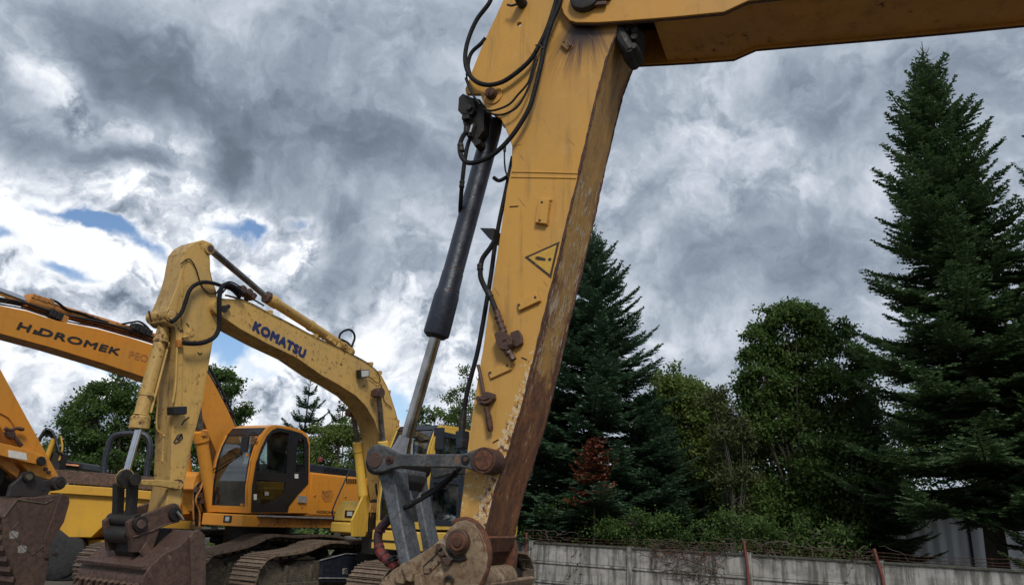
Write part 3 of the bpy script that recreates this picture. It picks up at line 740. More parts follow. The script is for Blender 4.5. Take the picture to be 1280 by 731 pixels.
# ---- top of the bucket with its ears
nb = MB(); nb.prism(A.xz([(455, 760), (478, 724), (492, 711), (505, 704), (516, 697), (538, 683.5), (553, 671.5), (562, 659), (571, 651.5), (582, 649.6), (592, 654), (601, 665), (607, 680), (609.5, 696), (607, 712), (600, 728), (588, 760), (560, 800), (480, 820)], -.085), -.085, -.03)
bk = nb.build('bucket', M['bucketmud'], near_exc, 0.006, seg=3)
nb = MB(); nb.prism(A.xz([(612, 690), (620, 662), (633, 655), (641, 662), (646, 677), (648, 692), (646, 708), (640, 726), (628, 760), (600, 800), (590, 760)], SW + .085), SW + .03, SW + .085); nb.build('bucket_ear', M['rust'], bk, 0.006, seg=3)
nb = MB(); nb.prism(A.xz([(470, 765), (500, 745), (560, 736), (600, 728), (606, 730), (596, 755), (570, 790), (500, 830)], -.03), -.30, SW + .3); nb.build('bucket_shell', M['bucketmud'], bk, 0.01)
nb = MB(); nb.cyl(A.at(590, 727, -.02), A.at(590, 727, -.02) + Vector((0, SW + .05, 0)), .07, 24); nb.build('cross_tube', M['bucketmud'], bk)
disc(571, 677, -.115, -.08, .064, 'fitting', 'pin_collar', bk, 36, .008); disc(571, 677, -.150, -.11, .046, 'rust', 'bucket_pin', bk, 32, .008); disc(571, 677, -.158, -.145, .024, 'rust_pin', 'pin_head', bk, 20)
# worn rust rim round the ear
rim = A.path([(566, 653.5), (575, 650.5), (585, 651), (595, 657.5), (603, 669), (608, 684), (609, 698), (606, 714), (598, 732)], -.058)
rb_ = MB(); rb_.tube(rim, [.014, .018, .022, .026, .028, .028, .026, .022, .02], 10, 4); rb_.build('ear_rim', M['rust'], bk)
# bolted wear plate, looped grease line, lugs
wp = MB(); wp.prism(A.xz([(528, 706), (546, 691), (552, 693), (551, 701), (536, 716), (530, 716)], -.095), -.094, -.084); wpo = wp.build('wear_plate', M['bucketmud'], bk, 0.002)
for q in ((548, 702), (538, 711), (540, 699)): disc(q[0], q[1], -.098, -.09, .007, 'grease', 'bolt_hole', wpo, 10, 0)
wp = MB(); wp.tube(A.path([(529, 707.5), (546, 691.5)], -.096), .0035, 6); wp.build('plate_joint', M['grease'], wpo)
gl2 = MB(); gl2.tube(A.path([(548, 680), (552, 682), (556, 688), (560, 695), (566, 699)], -.108), .007, 8, 4)
gl2.tube(A.path([(545, 684), (549, 690), (554, 697), (561, 702)], -.10), .006, 8, 4); gl2.build('grease_line', M['mud'], bk)
for (a_, b_, r_) in ((548, 683, .017), (553, 691, .014), (558.5, 701, .020), (554, 699, .012)): disc(a_, b_, -.118, -.085, r_, 'fitting', 'union_nut', bk, 10, .003)
for poly, th in (([(498, 712), (507, 702), (514, 706), (519, 716), (508, 730), (498, 728)], .05), ([(508, 706), (516, 700), (522, 716), (520, 727), (514, 724)], .075), ([(520, 718), (528, 716), (532, 735), (520, 735)], .04)):
    wp = MB(); wp.prism(A.xz(poly, -.1), -.085 - th, -.08); wp.build('lug', M['bucketmud'], bk, 0.008)
hk = MB(); hk.tube(A.path([(556, 727), (557, 722.5), (561, 720.5), (565, 722.5), (566, 727)], -.10), .008, 8, 4); hk.build('lifting_ring', M['darksteel'], bk)
hk = MB(); hk.tube(A.path([(560, 689), (566, 697), (574, 699), (583, 696)], -.087), .012, 8, 4); hk.build('weld_bead', M['grease'], bk)
# ================================================================== shared excavator building blocks
def ribbon(mb, pts, th, y0, y1):
    """a bent plate: follows pts (x, z), thickness th to the left of its direction, from y0 to y1"""
    off = []
    for i in range(len(pts)):
        a = pts[max(i - 1, 0)]; b = pts[min(i + 1, len(pts) - 1)]
        dx, dz = b[0] - a[0], b[1] - a[1]; l = hypot(dx, dz) or 1
        off.append((pts[i][0] - dz / l * th, pts[i][1] + dx / l * th))
    rows = [[(p[0], y0, p[1]), (p[0], y1, p[1]), (q[0], y1, q[1]), (q[0], y0, q[1]), (p[0], y0, p[1])] for p, q in zip(pts, off)]
    mb.strip(rows)
    n = len(pts)
    for r in (rows[0], rows[-1]):
        o = len(mb.v); mb.v += [tuple(v) for v in r[:4]]; mb.f.append((o, o + 1, o + 2, o + 3)); mb.mi.append(mb.cur)
    return mb
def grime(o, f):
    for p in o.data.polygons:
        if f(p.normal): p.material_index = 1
def inset(poly, k, c=None):
    cx = sum(p[0] for p in poly) / len(poly); cz = sum(p[1] for p in poly) / len(poly)
    return [(cx + (p[0] - cx) * k, cz + (p[1] - cz) * k) for p in poly]
def shoe_mesh(w):
    s = MB(); s.box(-.090, .090, -w / 2, w / 2, .0, .016)
    for x in (-.080, -.012, .062): s.box(x, x + .016, -w / 2 + .004, w / 2 - .004, .016, .040)
    for y in (-.12, -.06, .06, .12): s.box(-.045, -.028, y - .011, y + .011, .016, .028)
    s.box(-.055, .055, -.14, -.08, -.07, 0.0); s.box(-.055, .055, .08, .14, -.07, 0.0)
    return s.mesh('shoe', M['shoe'])
def track(parent, x0, x1, yc, w, zf=.76, zt=.97, label=None):
    cF = (x0 + .36, .38); rF = .36; cR = (x1 - .40, .46); rR = .40
    P = []
    for k in range(13): a = -pi / 2 - pi * k / 12; P.append((cF[0] + rF * cos(a), cF[1] + rF * sin(a)))
    P += [(x0 + .95, zf + .10), (x0 + 1.45, zt), (x0 + 2.1, zt - .015), (x0 + 2.7, zt + .005), (x1 - .9, zt - .03)]
    for k in range(13): a = pi / 2 - pi * k / 12; P.append((cR[0] + rR * cos(a), cR[1] + rR * sin(a)))
    P = [Vector((p[0], 0, p[1])) for p in P]; P.append(P[0])
    Q, _ = catmull(P, 4)
    L = [0.0]
    for a, b in zip(Q, Q[1:]): L.append(L[-1] + (b - a).length)
    n = int(round(L[-1] / .190)); me = shoe_mesh(w)
    t = MB(); ring = inset([(p.x, p.z) for p in Q[:-1]], 1.0)
    core = []
    for i in range(len(Q) - 1):
        a = Q[i - 1] if i else Q[-2]; b = Q[i + 1]; d = (b - a).normalized(); core.append((Q[i].x + d.z * .04, Q[i].z - d.x * .04))
    core2 = []
    for i in range(len(Q) - 1):
        a = Q[i - 1] if i else Q[-2]; b = Q[i + 1]; d = (b - a).normalized(); core2.append((Q[i].x + d.z * .11, Q[i].z - d.x * .11))
    t.slab(core, [core2], yc - .10, yc + .10)
    tr = t.build('track', M['darksteel'], parent, label=label)
    j = 0
    for i in range(n):
        s_ = (i + .5) / n * L[-1]
        while L[j + 1] < s_: j += 1
        f = (s_ - L[j]) / (L[j + 1] - L[j]); p = Q[j].lerp(Q[j + 1], f); d = (Q[j + 1] - Q[j]).normalized()
        o = bpy.data.objects.new('shoe', me); COL.objects.link(o); o.parent = tr
        out = Vector((-d.z, 0, d.x))       # left of the direction of travel = outwards for this loop
        o.matrix_local = Matrix(((d.x, 0, out.x, p.x), (0, 1, 0, yc), (d.z, 0, out.z, p.z), (0, 0, 0, 1)))
    f_ = MB(); f_.prism([(x0 + .62, .22), (x0 + .62, .55), (x0 + .9, .66), (x1 - .9, .66), (x1 - .62, .55), (x1 - .62, .22)], yc - .17, yc + .17)
    f_.prism([(x0 + .55, .20), (x0 + .55, .34), (x1 - .55, .34), (x1 - .55, .20)], yc - .25, yc + .25)
    for xx in (x0 + .62, x0 + 1.15, x0 + 2.3, x1 - .8): f_.box(xx, xx + .06, yc - .215, yc + .215, .18, .60)
    f_.build('track_frame', M['mud'], tr, 0.012)
    s_ = MB(); s_.lathe((cF[0], yc - .16, cF[1]), (cF[0], yc + .16, cF[1]), [(0, .14), (.02, .29), (.3, .31), (.32, .26), (.68, .26), (.7, .31), (.98, .29), (1, .14)], 28); s_.build('idler', M['mud'], tr)
    s_ = MB(); s_.lathe((cR[0], yc - .20, cR[1]), (cR[0], yc + .16, cR[1]), [(0, .12), (.05, .17), (.4, .18), (.42, .32), (.6, .32), (1, .3)], 28); s_.build('sprocket', M['darksteel'], tr)
    for k in range(7):
        xx = x0 + .75 + (x1 - x0 - 1.5) * k / 6
        s_ = MB(); s_.cyl((xx, yc - .22, .16), (xx, yc + .22, .16), .095, 14); s_.build('roller', M['darksteel'], tr)
    for xx in (x0 + 1.5, x0 + 2.75):
        s_ = MB(); s_.cyl((xx, yc - .16, zt - .16), (xx, yc + .16, zt - .16), .075, 14); s_.box(xx - .04, xx + .04, yc - .03, yc + .03, .6, zt - .16); s_.build('carrier_roller', M['darksteel'], tr)
    return tr

def cab(parent, prof, nf, y0, y1, wins, door, mats, frontbar=0.10):
    """prof: (x, z) outline from the front foot over the roof to the rear foot; the first nf points are the windscreen"""
    paint, black, glass, dark = mats
    s_ = MB(); s_.slab(prof, [door], y0, y0 + .05)
    cb = s_.build('cab', paint, parent, 0.006)
    far = [(p[0], p[1]) for p in prof]
    s_ = MB(); s_.slab(far, [inset(door, .97)], y1 - .05, y1); s_.build('side_frame', paint, cb, 0.006)
    s_ = MB(); s_.slab(door, wins, y0 - .012, y0 + .03); dr = s_.build('door', black, cb, 0.004)
    s_ = MB(); s_.slab(inset(door, .97), wins[:-1] if len(wins) > 3 else wins, y1 - .03, y1 + .005); s_.build('side_panel', black, cb)
    for i, w in enumerate(wins):
        s_ = MB(); s_.prism(inset(w, 1.01), y0 + .005, y0 + .011); s_.build('window', dark if i == 2 else glass, cb)
        if i < 2 or len(wins) < 4:
            s_ = MB(); s_.prism(inset(w, 1.01), y1 - .015, y1 - .009); s_.build('window', glass, cb)
    fr = prof[:nf]; ro = prof[nf - 1:]
    for ya, yb in ((y0 - .004, y0 + .075), (y1 - .075, y1 + .004)):
        s_ = MB(); ribbon(s_, fr, -.05, ya, yb); s_.build('windscreen_post', paint, cb, 0.008)
    s_ = MB(); ribbon(s_, fr, -.03, y0 + .074, y0 + .10); ribbon(s_, fr, -.03, y1 - .10, y1 - .074); s_.build('windscreen_seal', black, cb)
    ws = [(p[0] + .012, p[1]) for p in fr]
    s_ = MB(); ribbon(s_, ws, -.006, y0 + .10, y1 - .10); s_.build('windscreen', M['windscreen'], cb)
    s_ = MB(); ribbon(s_, fr[:2] if False else [(fr[0][0] - .006, fr[0][1]), (fr[0][0] + (fr[1][0] - fr[0][0]) * .35 - .006, fr[0][1] + frontbar)], -.05, y0, y1); s_.build('windscreen_sill', paint, cb, 0.006)
    s_ = MB(); ribbon(s_, [fr[-2], fr[-1]], -.05, y0 + .05, y1 - .05); s_.build('header', black, cb)
    # roof and rear
    k = next(i for i in range(len(ro)) if ro[i][1] < max(p[1] for p in ro) - .12)
    s_ = MB(); ribbon(s_, ro[:k + 1], -.05, y0 - .002, y1 + .002); s_.build('roof', paint, cb, 0.008)
    rr = ro[k:]; zb = ro[-1][1]
    s_ = MB(); s_.box(rr[0][0] - .05, rr[0][0], y0 + .05, y1 - .05, zb, zb + .75); s_.build('rear_panel', black, cb)
    s_ = MB(); s_.box(rr[0][0] - .03, rr[0][0] - .022, y0 + .06, y1 - .06, zb + .75, rr[0][1]); s_.build('rear_window', glass, cb)
    s_ = MB(); s_.box(prof[0][0] + .05, rr[0][0], y0 + .02, y1 - .02, zb, zb + .04); s_.build('cab_floor', M['seat'], cb)
    # seat and consoles
    ym = (y0 + y1) / 2; xs = prof[0][0] + (rr[0][0] - prof[0][0]) * .60
    s_ = MB(); s_.prism([(xs - .30, zb + .45), (xs - .32, zb + .55), (xs + .16, zb + .52), (xs + .14, zb + .42)], ym - .24, ym + .24)
    s_.prism([(xs + .12, zb + .48), (xs + .24, zb + 1.05), (xs + .20, zb + 1.26), (xs + .30, zb + 1.26), (xs + .34, zb + 1.04), (xs + .24, zb + .46)], ym - .23, ym + .23)
    s_.box(xs - .2, xs + .12, ym - .18, ym + .18, zb, zb + .44); s_.build('seat', M['seat'], cb, 0.03)
    for yy in (ym - .36, ym + .28):
        s_ = MB(); s_.prism([(xs - .38, zb + .60), (xs - .38, zb + .72), (xs - .05, zb + .70), (xs + .1, zb + .5), (xs, zb + .1), (xs - .1, zb + .1)], yy, yy + .09); s_.build('console', M['seat'], cb, 0.01)
    s_ = MB(); s_.tube([(xs - .62, ym - .1, zb), (xs - .62, ym - .1, zb + .75)], .012, 6); s_.tube([(xs - .62, ym + .1, zb), (xs - .62, ym + .1, zb + .75)], .012, 6)
    s_.build('travel_lever', M['black'], cb)
    s_ = MB(); s_.prism([(xs - .74, zb + .34), (xs - .68, zb + .62), (xs - .60, zb + .60), (xs - .66, zb + .32)], ym - .02, ym + .20); s_.build('monitor', M['tan'], cb, 0.01)
    return cb

def house(parent, xf, xr, xc, ct, zs, paint, dark, hood_z, wt_mat, right_side=True):
    """slew ring, deck, engine bay with its doors, counterweight and the far-side tanks; xc is the rear of the cab"""
    s_ = MB(); s_.cyl(((xf + xr) / 2 - .3, 0, .80), ((xf + xr) / 2 - .3, 0, zs - .12), .62, 32); s_.box((xf + xr) / 2 - .5, (xf + xr) / 2 + .6, -.75, .75, .42, .80); s_.build('slew_ring', M['darksteel'], parent, 0.01)
    s_ = MB(); s_.box(xf + (.55 if right_side else 1.1), xr - .55, -1.24, 1.24, zs - .16, zs - .01); s_.build('deck', dark, parent, 0.01)
    s_ = MB(); s_.box(xc + .02, xr - .52, -1.27, 1.27, zs, hood_z); en = s_.build('engine_cover', paint, parent, 0.02)
    n = 2
    for sy in (-1, 1):
        for k in range(n):
            a = xc + .05 + (xr - .57 - xc) * k / n; b = xc + .05 + (xr - .57 - xc) * (k + 1) / n - .02
            s_ = MB(); s_.box(a, b, sy * 1.283 - .014, sy * 1.283 + .014, zs + .04, hood_z - .03); s_.build('side_door', paint, en, 0.006)
    s_ = MB(); s_.prism([(xc + .1, hood_z + .002), (xc + .14, hood_z + .16), (xr - .62, hood_z + .15), (xr - .56, hood_z + .002)], -1.15, .9); hd = s_.build('hood', M['navy'], en, 0.015)
    for k in range(16):
        q = xc + .55 + k * .05
        if q < xr - .7:
            s_ = MB(); s_.box(q, q + .022, -1.165, -1.14, hood_z + .03, hood_z + .13); s_.build('louvre', M['black'], hd)
    s_ = MB()
    pr = [(xr - .5, zs - .2), (xr - .5, hood_z + .02), (xr - .12, hood_z - .0), (xr, hood_z - .14), (xr + .01, zs), (xr - .08, zs - .2)]
    s_.prism(pr, -1.29, 1.29); s_.build('counterweight', wt_mat, parent, 0.07, seg=4)
    s_ = MB(); s_.box(xf + .62 if right_side else xc - .15, xc + .0, .48, 1.26, zs, hood_z - .12); s_.build('fuel_tank', paint, parent, 0.03)
    if right_side: s_ = MB(); s_.box(xf + .05, xf + .6, .52, 1.26, zs - .14, zs + .42); s_.build('tool_box', paint, parent, 0.03)
    for yy in (-.30, .27):
        s_ = MB(); s_.prism([(xf + .35, zs - .15), (xf + .30, zs + .10), (xf + .62, zs + .70), (xf + .95, zs + .72), (xf + 1.4, zs + .1), (xf + 1.4, zs - .15)], yy, yy + .04); s_.build('boom_bracket', paint, parent, 0.006)
    return en

# running gear and house of the near machine, outside the frame on the right
track(near_exc, -2.2, 2.2, -1.0, .60); track(near_exc, -2.2, 2.2, 1.4, .60)
house(near_exc, -1.3, 2.4, .6, 0, 1.25, M['ochre'], M['ochre_under'], 2.1, M['ochre'])
# ================================================================== 2. the cream-yellow excavator in the middle
K = Frame(-3.85, 9.95, 58, 4.0)
kex = empty('excavator', K.o, K.phi)
tag(kex, 'cream yellow excavator with KOMATSU in navy letters along its boom', 'excavator', 'excavators parked in the yard')
BW = .20
KT = [(271, 384), (274, 375), (277, 373), (288, 373.2), (295, 374), (306.5, 377), (325, 386), (340, 394.5), (354, 401), (375, 412), (397, 424), (420, 434.5), (439.6, 444), (455, 452), (465.7, 459), (476.6, 470), (483, 482), (487.6, 494), (494, 514), (498.5, 531), (503, 560), (506, 600), (508, 640)]
KB = [(488, 640), (483, 610), (478, 575), (474.5, 545), (468, 525), (457, 507), (444, 494), (422, 480), (402, 469), (370.6, 447), (333, 429), (300, 411), (277, 395.5), (271, 392)]
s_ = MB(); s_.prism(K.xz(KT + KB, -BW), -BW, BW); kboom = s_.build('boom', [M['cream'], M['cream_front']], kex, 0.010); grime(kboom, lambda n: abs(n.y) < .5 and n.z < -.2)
for y in (-BW - .001, BW + .001):
    s_ = MB(); q = K.xz(KT[4:], -BW); s_.tube([(a, y, b) for a, b in q], .007, 5); s_.build('edge_weld', M['cream_worn'], kboom)
# lettering
a = K.xz([(314.5, 412.8), (380.2, 448.6), (316.8, 400.6)], -BW)
text('KOMATSU', a[0], a[1], hypot(a[2][0] - a[0][0], a[2][1] - a[0][1]) * 1.08, -BW, M['blue_ink'], kboom, 'lettering', 0.095, 0.0, 'navy blue letters KOMATSU')
# work lamp, cylinder pin, welds
def kbox(pts, y0, y1, mat, name, parent, bev=.006):
    s_ = MB(); s_.prism(K.xz(pts, y0), y0, y1); return s_.build(name, M[mat], parent, bev)
lp = kbox([(450, 462), (461.5, 461.5), (462, 471), (451, 472.5)], -BW - .12, -BW - .03, 'black', 'work_lamp', kboom)
kbox([(452, 463), (461, 462.5), (461, 470), (452.5, 471)], -BW - .128, -BW - .119, 'lamp', 'lamp_lens', lp, .002)
s_ = MB(); s_.tube(K.path([(461, 471), (466, 474), (470, 478), (475, 477), (474, 470), (470, 463)], -BW - .03), .008, 6, 4); s_.tube(K.path([(476, 480), (479, 490), (480, 500), (484, 505), (490, 510)], -BW - .02), .007, 6, 4); s_.build('lamp_cable', M['rubber'], kboom)
# arm cylinder on top of the boom
p0 = K.at(262, 311, 0); p1 = K.at(334, 372, 0); p2 = K.at(441, 441, 0)
s_ = MB(); s_.lathe(p1, p2, [(0, .075), (.02, .088), (.10, .088), (.11, .076), (.97, .074), (1, .05)], 22); ac = s_.build('arm_cylinder', M['cream'], kex)
s_ = MB(); s_.lathe(p0, p1, [(0, .07), (.03, .048), (1, .044)], 16); s_.build('rod', M['dark_rod'], ac)
for f in (.48, .86):
    c = p1.lerp(p2, f); d = (p2 - p1).normalized(); s_ = MB(); s_.lathe(c - d * .03, c + d * .03, [(0, .085), (1, .085)], 18); s_.build('pipe_band', M['cream_worn'], ac)
s_ = MB(); s_.lathe(p1 - (p2 - p1).normalized() * .05, p1 + (p2 - p1).normalized() * .02, [(0, .06), (.3, .095), (1, .095)], 8); s_.build('gland', M['fitting'], ac)
# pipes and clamps along the boom
for (off, y, r, mt) in ((3.0, -.13, .012, 'darksteel'), (5.5, -.03, .014, 'fitting'), (8.0, .07, .014, 'fitting'), (4.0, .13, .012, 'darksteel')):
    pts = [(x + off * .35, z - off) for x, z in KT[4:20]]
    s_ = MB(); s_.tube([(a, y, b) for a, b in K.xz(pts, -BW)], r, 6, 2); s_.build('pipe', M[mt], kboom)
for i in (7, 10, 12, 14, 15, 17, 19):
    x, z = KT[i]; q = K.at(x + 2, z - 4.5, -BW); s_ = MB(); s_.obox((q.x, 0, q.z), (.05, .32, .06)); s_.build('pipe_clamp', M['cream_worn'], kboom, .004)
s_ = MB(); s_.tube(K.path([(424, 424), (425, 418), (430, 413.5), (437, 412), (442, 416), (443.3, 423), (440.5, 431), (439, 437)], 0), .018, 8, 4); s_.tube(K.path([(426, 424), (433, 427), (438, 432), (440, 437)], -.05), .016, 8, 4); s_.build('hose', M['rubber'], kboom)
s_ = MB()
for k in range(7):
    q = K.at(398 + 6.2 * k + random.uniform(-1, 1), 418 + 3.4 * k + random.uniform(-1.2, 1.2), random.uniform(-.12, .06)); s_.obox(q, (random.uniform(.06, .13), .06, random.uniform(.05, .08)), Matrix.Rotation(radians(28), 3, 'Y'))
s_.build('valve_block', M['cream_worn'], kboom, .008)
# stick with its bulged foot for the bucket cylinder
KR = [(261, 302.5), (266, 307), (266, 315), (261.5, 321), (262, 337.6), (265, 350.7), (269.5, 364), (272, 388), (271.5, 402), (268, 416), (264.5, 430), (261, 451), (257.2, 472), (253, 500), (249.4, 514), (243, 538), (238, 559), (234, 585), (230, 600), (226, 628), (221, 640)]
KL = [(205, 642), (213, 600), (213.5, 587), (215, 540), (218, 504), (220.5, 470), (221, 440), (219.6, 416), (218, 408), (212, 407), (206.5, 402), (205.5, 392), (210.5, 384), (216, 371), (221, 358), (225, 344), (227.3, 330), (230, 316), (236, 308), (245, 302.5), (254, 299.8)]
s_ = MB(); s_.prism(K.xz(KR + KL, -.17), -.17, .17); kst = s_.build('stick', [M['cream'], M['cream_front']], kex, 0.010); grime(kst, lambda n: abs(n.y) < .5 and n.x < 0)
for yy in (-.172, .172):
    s_ = MB(); s_.tube([(a, yy, b) for a, b in K.xz(KR[3:] , -.17)], .006, 5); s_.build('edge_weld', M['cream_worn'], kst)
def kdisc(px_, py_, y0, y1, r, mat, name, parent, seg=20, bev=.004):
    c = K.at(px_, py_, y0); s_ = MB(); s_.cyl((c.x, y0, c.z), (c.x, y1, c.z), r, seg); return s_.build(name, M[mat], parent, bev)
kdisc(262.5, 310.5, -.20, .20, .075, 'cream_worn', 'cylinder_pin', kst); kdisc(263.5, 311, -.205, -.19, .050, 'fitting', 'pin_cap', kst)
kdisc(215, 393.5, -.21, .21, .085, 'cream_worn', 'cylinder_pin', kst); kdisc(215.3, 393.8, -.225, -.20, .058, 'cream', 'pin_cap', kst)
kdisc(275, 384, -.26, .26, .105, 'cream_worn', 'stick_pin', kboom); kdisc(281, 386, -.27, -.25, .05, 'darksteel', 'pin_cap', kboom); kdisc(286, 383, -.26, -.20, .03, 'darksteel', 'lock_bolt', kboom)
kdisc(239, 415.8, -.178, -.17, .058, 'cream', 'round_cover', kst); kdisc(239.3, 415.6, -.186, -.177, .040, 'cream', 'cover_plate', kst)
s_ = MB(); s_.tube([(a, -.175, b) for a, b in K.xz([(234, 324), (230, 330), (228.5, 342), (229, 356), (227.5, 372), (226, 396), (229, 420), (228, 450), (227, 505)], -.17)], .007, 6, 2); s_.build('seam', M['cream_worn'], kst)
s_ = MB(); s_.tube(K.path([(236, 420), (226, 423), (222, 430), (221, 445), (219.5, 480), (216, 503)], -.19), .012, 8, 4); s_.build('grease_pipe', M['cream'], kst)
s_ = MB(); s_.tube(K.path([(199, 480), (196.5, 510), (196, 535), (203, 543), (204.5, 552), (203.5, 570), (203, 577)], .0), .012, 6, 4); s_.tube(K.path([(216, 505), (215, 530), (208, 541), (204.5, 545)], -.02), .012, 6, 4); s_.build('front_pipe', M['cream'], kst)
kbox([(222, 424), (228, 424), (229, 434), (222.5, 434)], -.22, -.17, 'orange_worn', 'pipe_union', kst)
lp = kbox([(216, 508), (234.5, 507.5), (234, 517.5), (216.5, 518.5)], -.30, -.172, 'black', 'work_lamp', kst, .012)
s_ = MB(); s_.prism(K.xz([(221, 549), (226, 543), (228, 544.5), (222.5, 551)], -.173), -.174, -.171); s_.build('scuff_mark', M['grease'], kst)
for pts in ([(217, 553), (222, 544), (227, 542), (228, 547), (223, 552), (218, 554)], [(227, 531), (230, 526), (236, 521)], [(233, 404), (236, 408)], [(247, 440), (249, 443), (252, 441)]):
    s_ = MB(); s_.tube([(a, -.172, b) for a, b in K.xz(pts, -.17)], .009, 5); s_.build('scratch', M['grease'], kst)
# black hoses over the joint
def khose(pts, r, y, seg=8, mat='rubber'):
    h = MB(); h.tube(K.path(pts, y), r, seg, 5); return h.build('hose', M[mat], kex)
khose([(303, 367), (296, 360.5), (287, 355.8), (280, 356.5), (276, 362), (274, 374), (274, 392), (274, 408), (268.5, 420.5), (256, 427.5), (243, 429.3), (229, 428.5)], .031, -.29)
khose([(300, 372), (290, 362), (276, 357), (266, 353.8), (254, 352.7), (244, 356), (237, 363), (232.5, 375), (228, 388), (222, 396.5), (214, 402.5)], .026, -.24)
khose([(226, 330), (234, 324), (239, 325.5), (245, 336), (249, 349), (254, 360), (262, 367), (270, 366.5)], .008, -.19, 6)
khose([(270, 367), (277, 358), (284, 352.5), (292, 353.5), (304, 361)], .010, -.20, 6)
khose([(278, 366), (284, 359), (290, 358), (306, 368), (330, 382)], .012, -.12, 6)
khose([(186, 388.5), (190, 401), (199, 403)], .012, .1, 6, 'fitting')
for (x, z) in ((300, 362), (308, 366), (313, 371)):
    q = K.at(x, z, -.12); s_ = MB(); s_.obox(q, (.07, .18, .09), Matrix.Rotation(radians(25), 3, 'Y')); s_.build('hose_clamp', M['fitting'], kboom, .006)
# bucket cylinder in front of the stick
c0 = K.at(209.5, 395, 0); c1 = K.at(176.5, 519, 0); c2 = K.at(173.5, 536, 0); c3 = K.at(156, 597, 0)
s_ = MB(); s_.lathe(c0, c1, [(0, .10), (.02, .082), (.99, .086), (1, .1)], 24); s_.lathe(c1, c2, [(0, .092), (.15, .112), (.95, .116), (1, .09)], 24); kbc = s_.build('bucket_cylinder', M['cream_worn'], kex)
for f in (.26, .80):
    c = c0.lerp(c1, f); d = (c1 - c0).normalized(); s_ = MB(); s_.lathe(c - d * .02, c + d * .02, [(0, .094), (1, .094)], 20); s_.obox(c + Vector((-.02, -.11, 0)), (.06, .05, .04)); s_.build('pipe_band', M['cream_worn'], kbc)
s_ = MB(); s_.tube([c0.lerp(c1, f) + Vector((.06, -.085, 0)) for f in (.27, .5, .81, .97)], .014, 6); s_.build('side_pipe', M['cream'], kbc)
s_ = MB(); s_.lathe(c2, c3, [(0, .040), (1, .040)], 20); s_.build('rod', M['chrome'], kbc)
# linkage
s_ = MB()
for y in (-.24, .19): s_.prism(K.xz([(148, 598), (155, 591), (166, 592), (172, 599), (195, 599), (226, 601), (231, 606), (226, 612), (195, 607), (168, 606), (157, 606)], y), y, y + .05)
kl = s_.build('guide_link', M['cream_worn'], kex, .012)
for k in range(5):
    q = K.at(158, 597, -.25 + k * .115); s_ = MB(); s_.cyl((q.x, q.y, q.z), (q.x, q.y + .05, q.z), .095 + .01 * (k % 2), 18); s_.build('link_collar', M['cream_worn'] if k % 2 else M['darksteel'], kl, .01)
kdisc(170, 599, -.30, -.20, .07, 'darksteel', 'link_pin', kl)
kdisc(224, 605, -.23, .23, .06, 'fitting', 'stick_end_pin', kl)
for (y0, y1, pts) in ((-.17, -.07, [(163, 604), (174, 602), (173, 625), (170, 650), (161, 650), (163, 625)]), (.10, .20, [(163, 604), (174, 602), (173, 625), (172, 652), (162, 652), (163, 625)])):
    s_ = MB(); s_.prism(K.xz(pts, -.17), y0, y1); s_.build('bucket_link', M['darksteel'], kex, .012)
s_ = MB(); q = K.at(168, 650, -.2); s_.cyl((q.x, -.26, q.z), (q.x, .26, q.z), .075, 20); s_.cyl((q.x - .0, -.2, q.z - .16), (q.x - .0, .2, q.z - .16), .10, 20); s_.build('link_foot', M['darksteel'], kex, .01)
# bucket seen from behind
kb = MB(); BY = .62
kprof = K.xz([(176, 735), (180, 719), (186, 710), (193, 703), (201, 695), (209, 689), (221, 684), (230, 677), (237, 669), (242, 664), (249, 663), (256, 670), (257, 700), (257, 760), (200, 790), (180, 770)], -BY)
kb.prism(kprof, -BY, BY + .05); kbu = kb.build('bucket', M['bucket2'], kex, .012)
s_ = MB(); s_.prism(K.xz([(238, 671), (242.5, 664), (249, 661.5), (256.5, 668), (257.5, 700), (257.5, 760), (240, 760), (239, 700)], -BY - .03), -BY - .032, -BY + .02); s_.build('side_cutter', M['bucket'], kbu, .008)
for y in (-.27, .19):
    s_ = MB(); s_.prism(K.xz([(160.5, 652), (165, 648.5), (219, 628.5), (224, 631), (226, 640), (225, 650), (200, 660), (190, 690), (165, 690), (163, 672), (160.7, 668)], -.27), y, y + .07); er = s_.build('bucket_ear', M['bucket2'], kbu, .008)
    if y < 0:
        kdisc(177, 654.5, y - .05, y + .02, .085, 'darksteel', 'ear_boss', er); kdisc(177.5, 654.7, y - .075, y - .04, .050, 'bucket', 'bucket_pin', er)
        kdisc(220, 642, y - .04, y + .02, .078, 'darksteel', 'ear_boss', er); s_ = MB(); s_.tube(K.path([(221, 639), (229, 649.5)], y - .07), .016, 8); s_.build('lock_pin', M['chrome'], er)
        s_ = MB(); s_.tube(K.path([(166, 671), (190, 663), (208, 655), (224, 651)], y - .01), .010, 6); s_.build('ear_weld', M['bucket'], er)
s_ = MB(); s_.prism(K.xz([(174, 690), (183, 676), (190, 690), (183, 702)], -.31), -.32, -.30); s_.build('gusset', M['bucket'], kbu, .004)
s_ = MB(); s_.prism(K.xz([(181, 719), (190, 706), (205, 690), (222, 676), (215, 660), (170, 660), (166, 690)], -.20), -.20, .18); s_.build('wrapper_plate', M['darksteel'], kbu, .01)
for k in range(11):
    y = -BY + .05 + k * .115; q = K.at(180, 716, -BY); s_ = MB(); s_.obox((q.x - .04, y, q.z - .16), (.06, .05, .12), Matrix.Rotation(radians(-20), 3, 'Y') @ Matrix.Rotation(radians(25), 3, 'X')); s_.build('wear_bar', M['bucket'], kbu, .006)
q = K.at(180, 710, -BY); s_ = MB(); s_.obox((q.x - .02, .0, q.z + .02), (.06, 2 * BY + .04, .03), Matrix.Rotation(radians(-20), 3, 'Y')); s_.build('lip', M['bucket2'], kbu, .006)
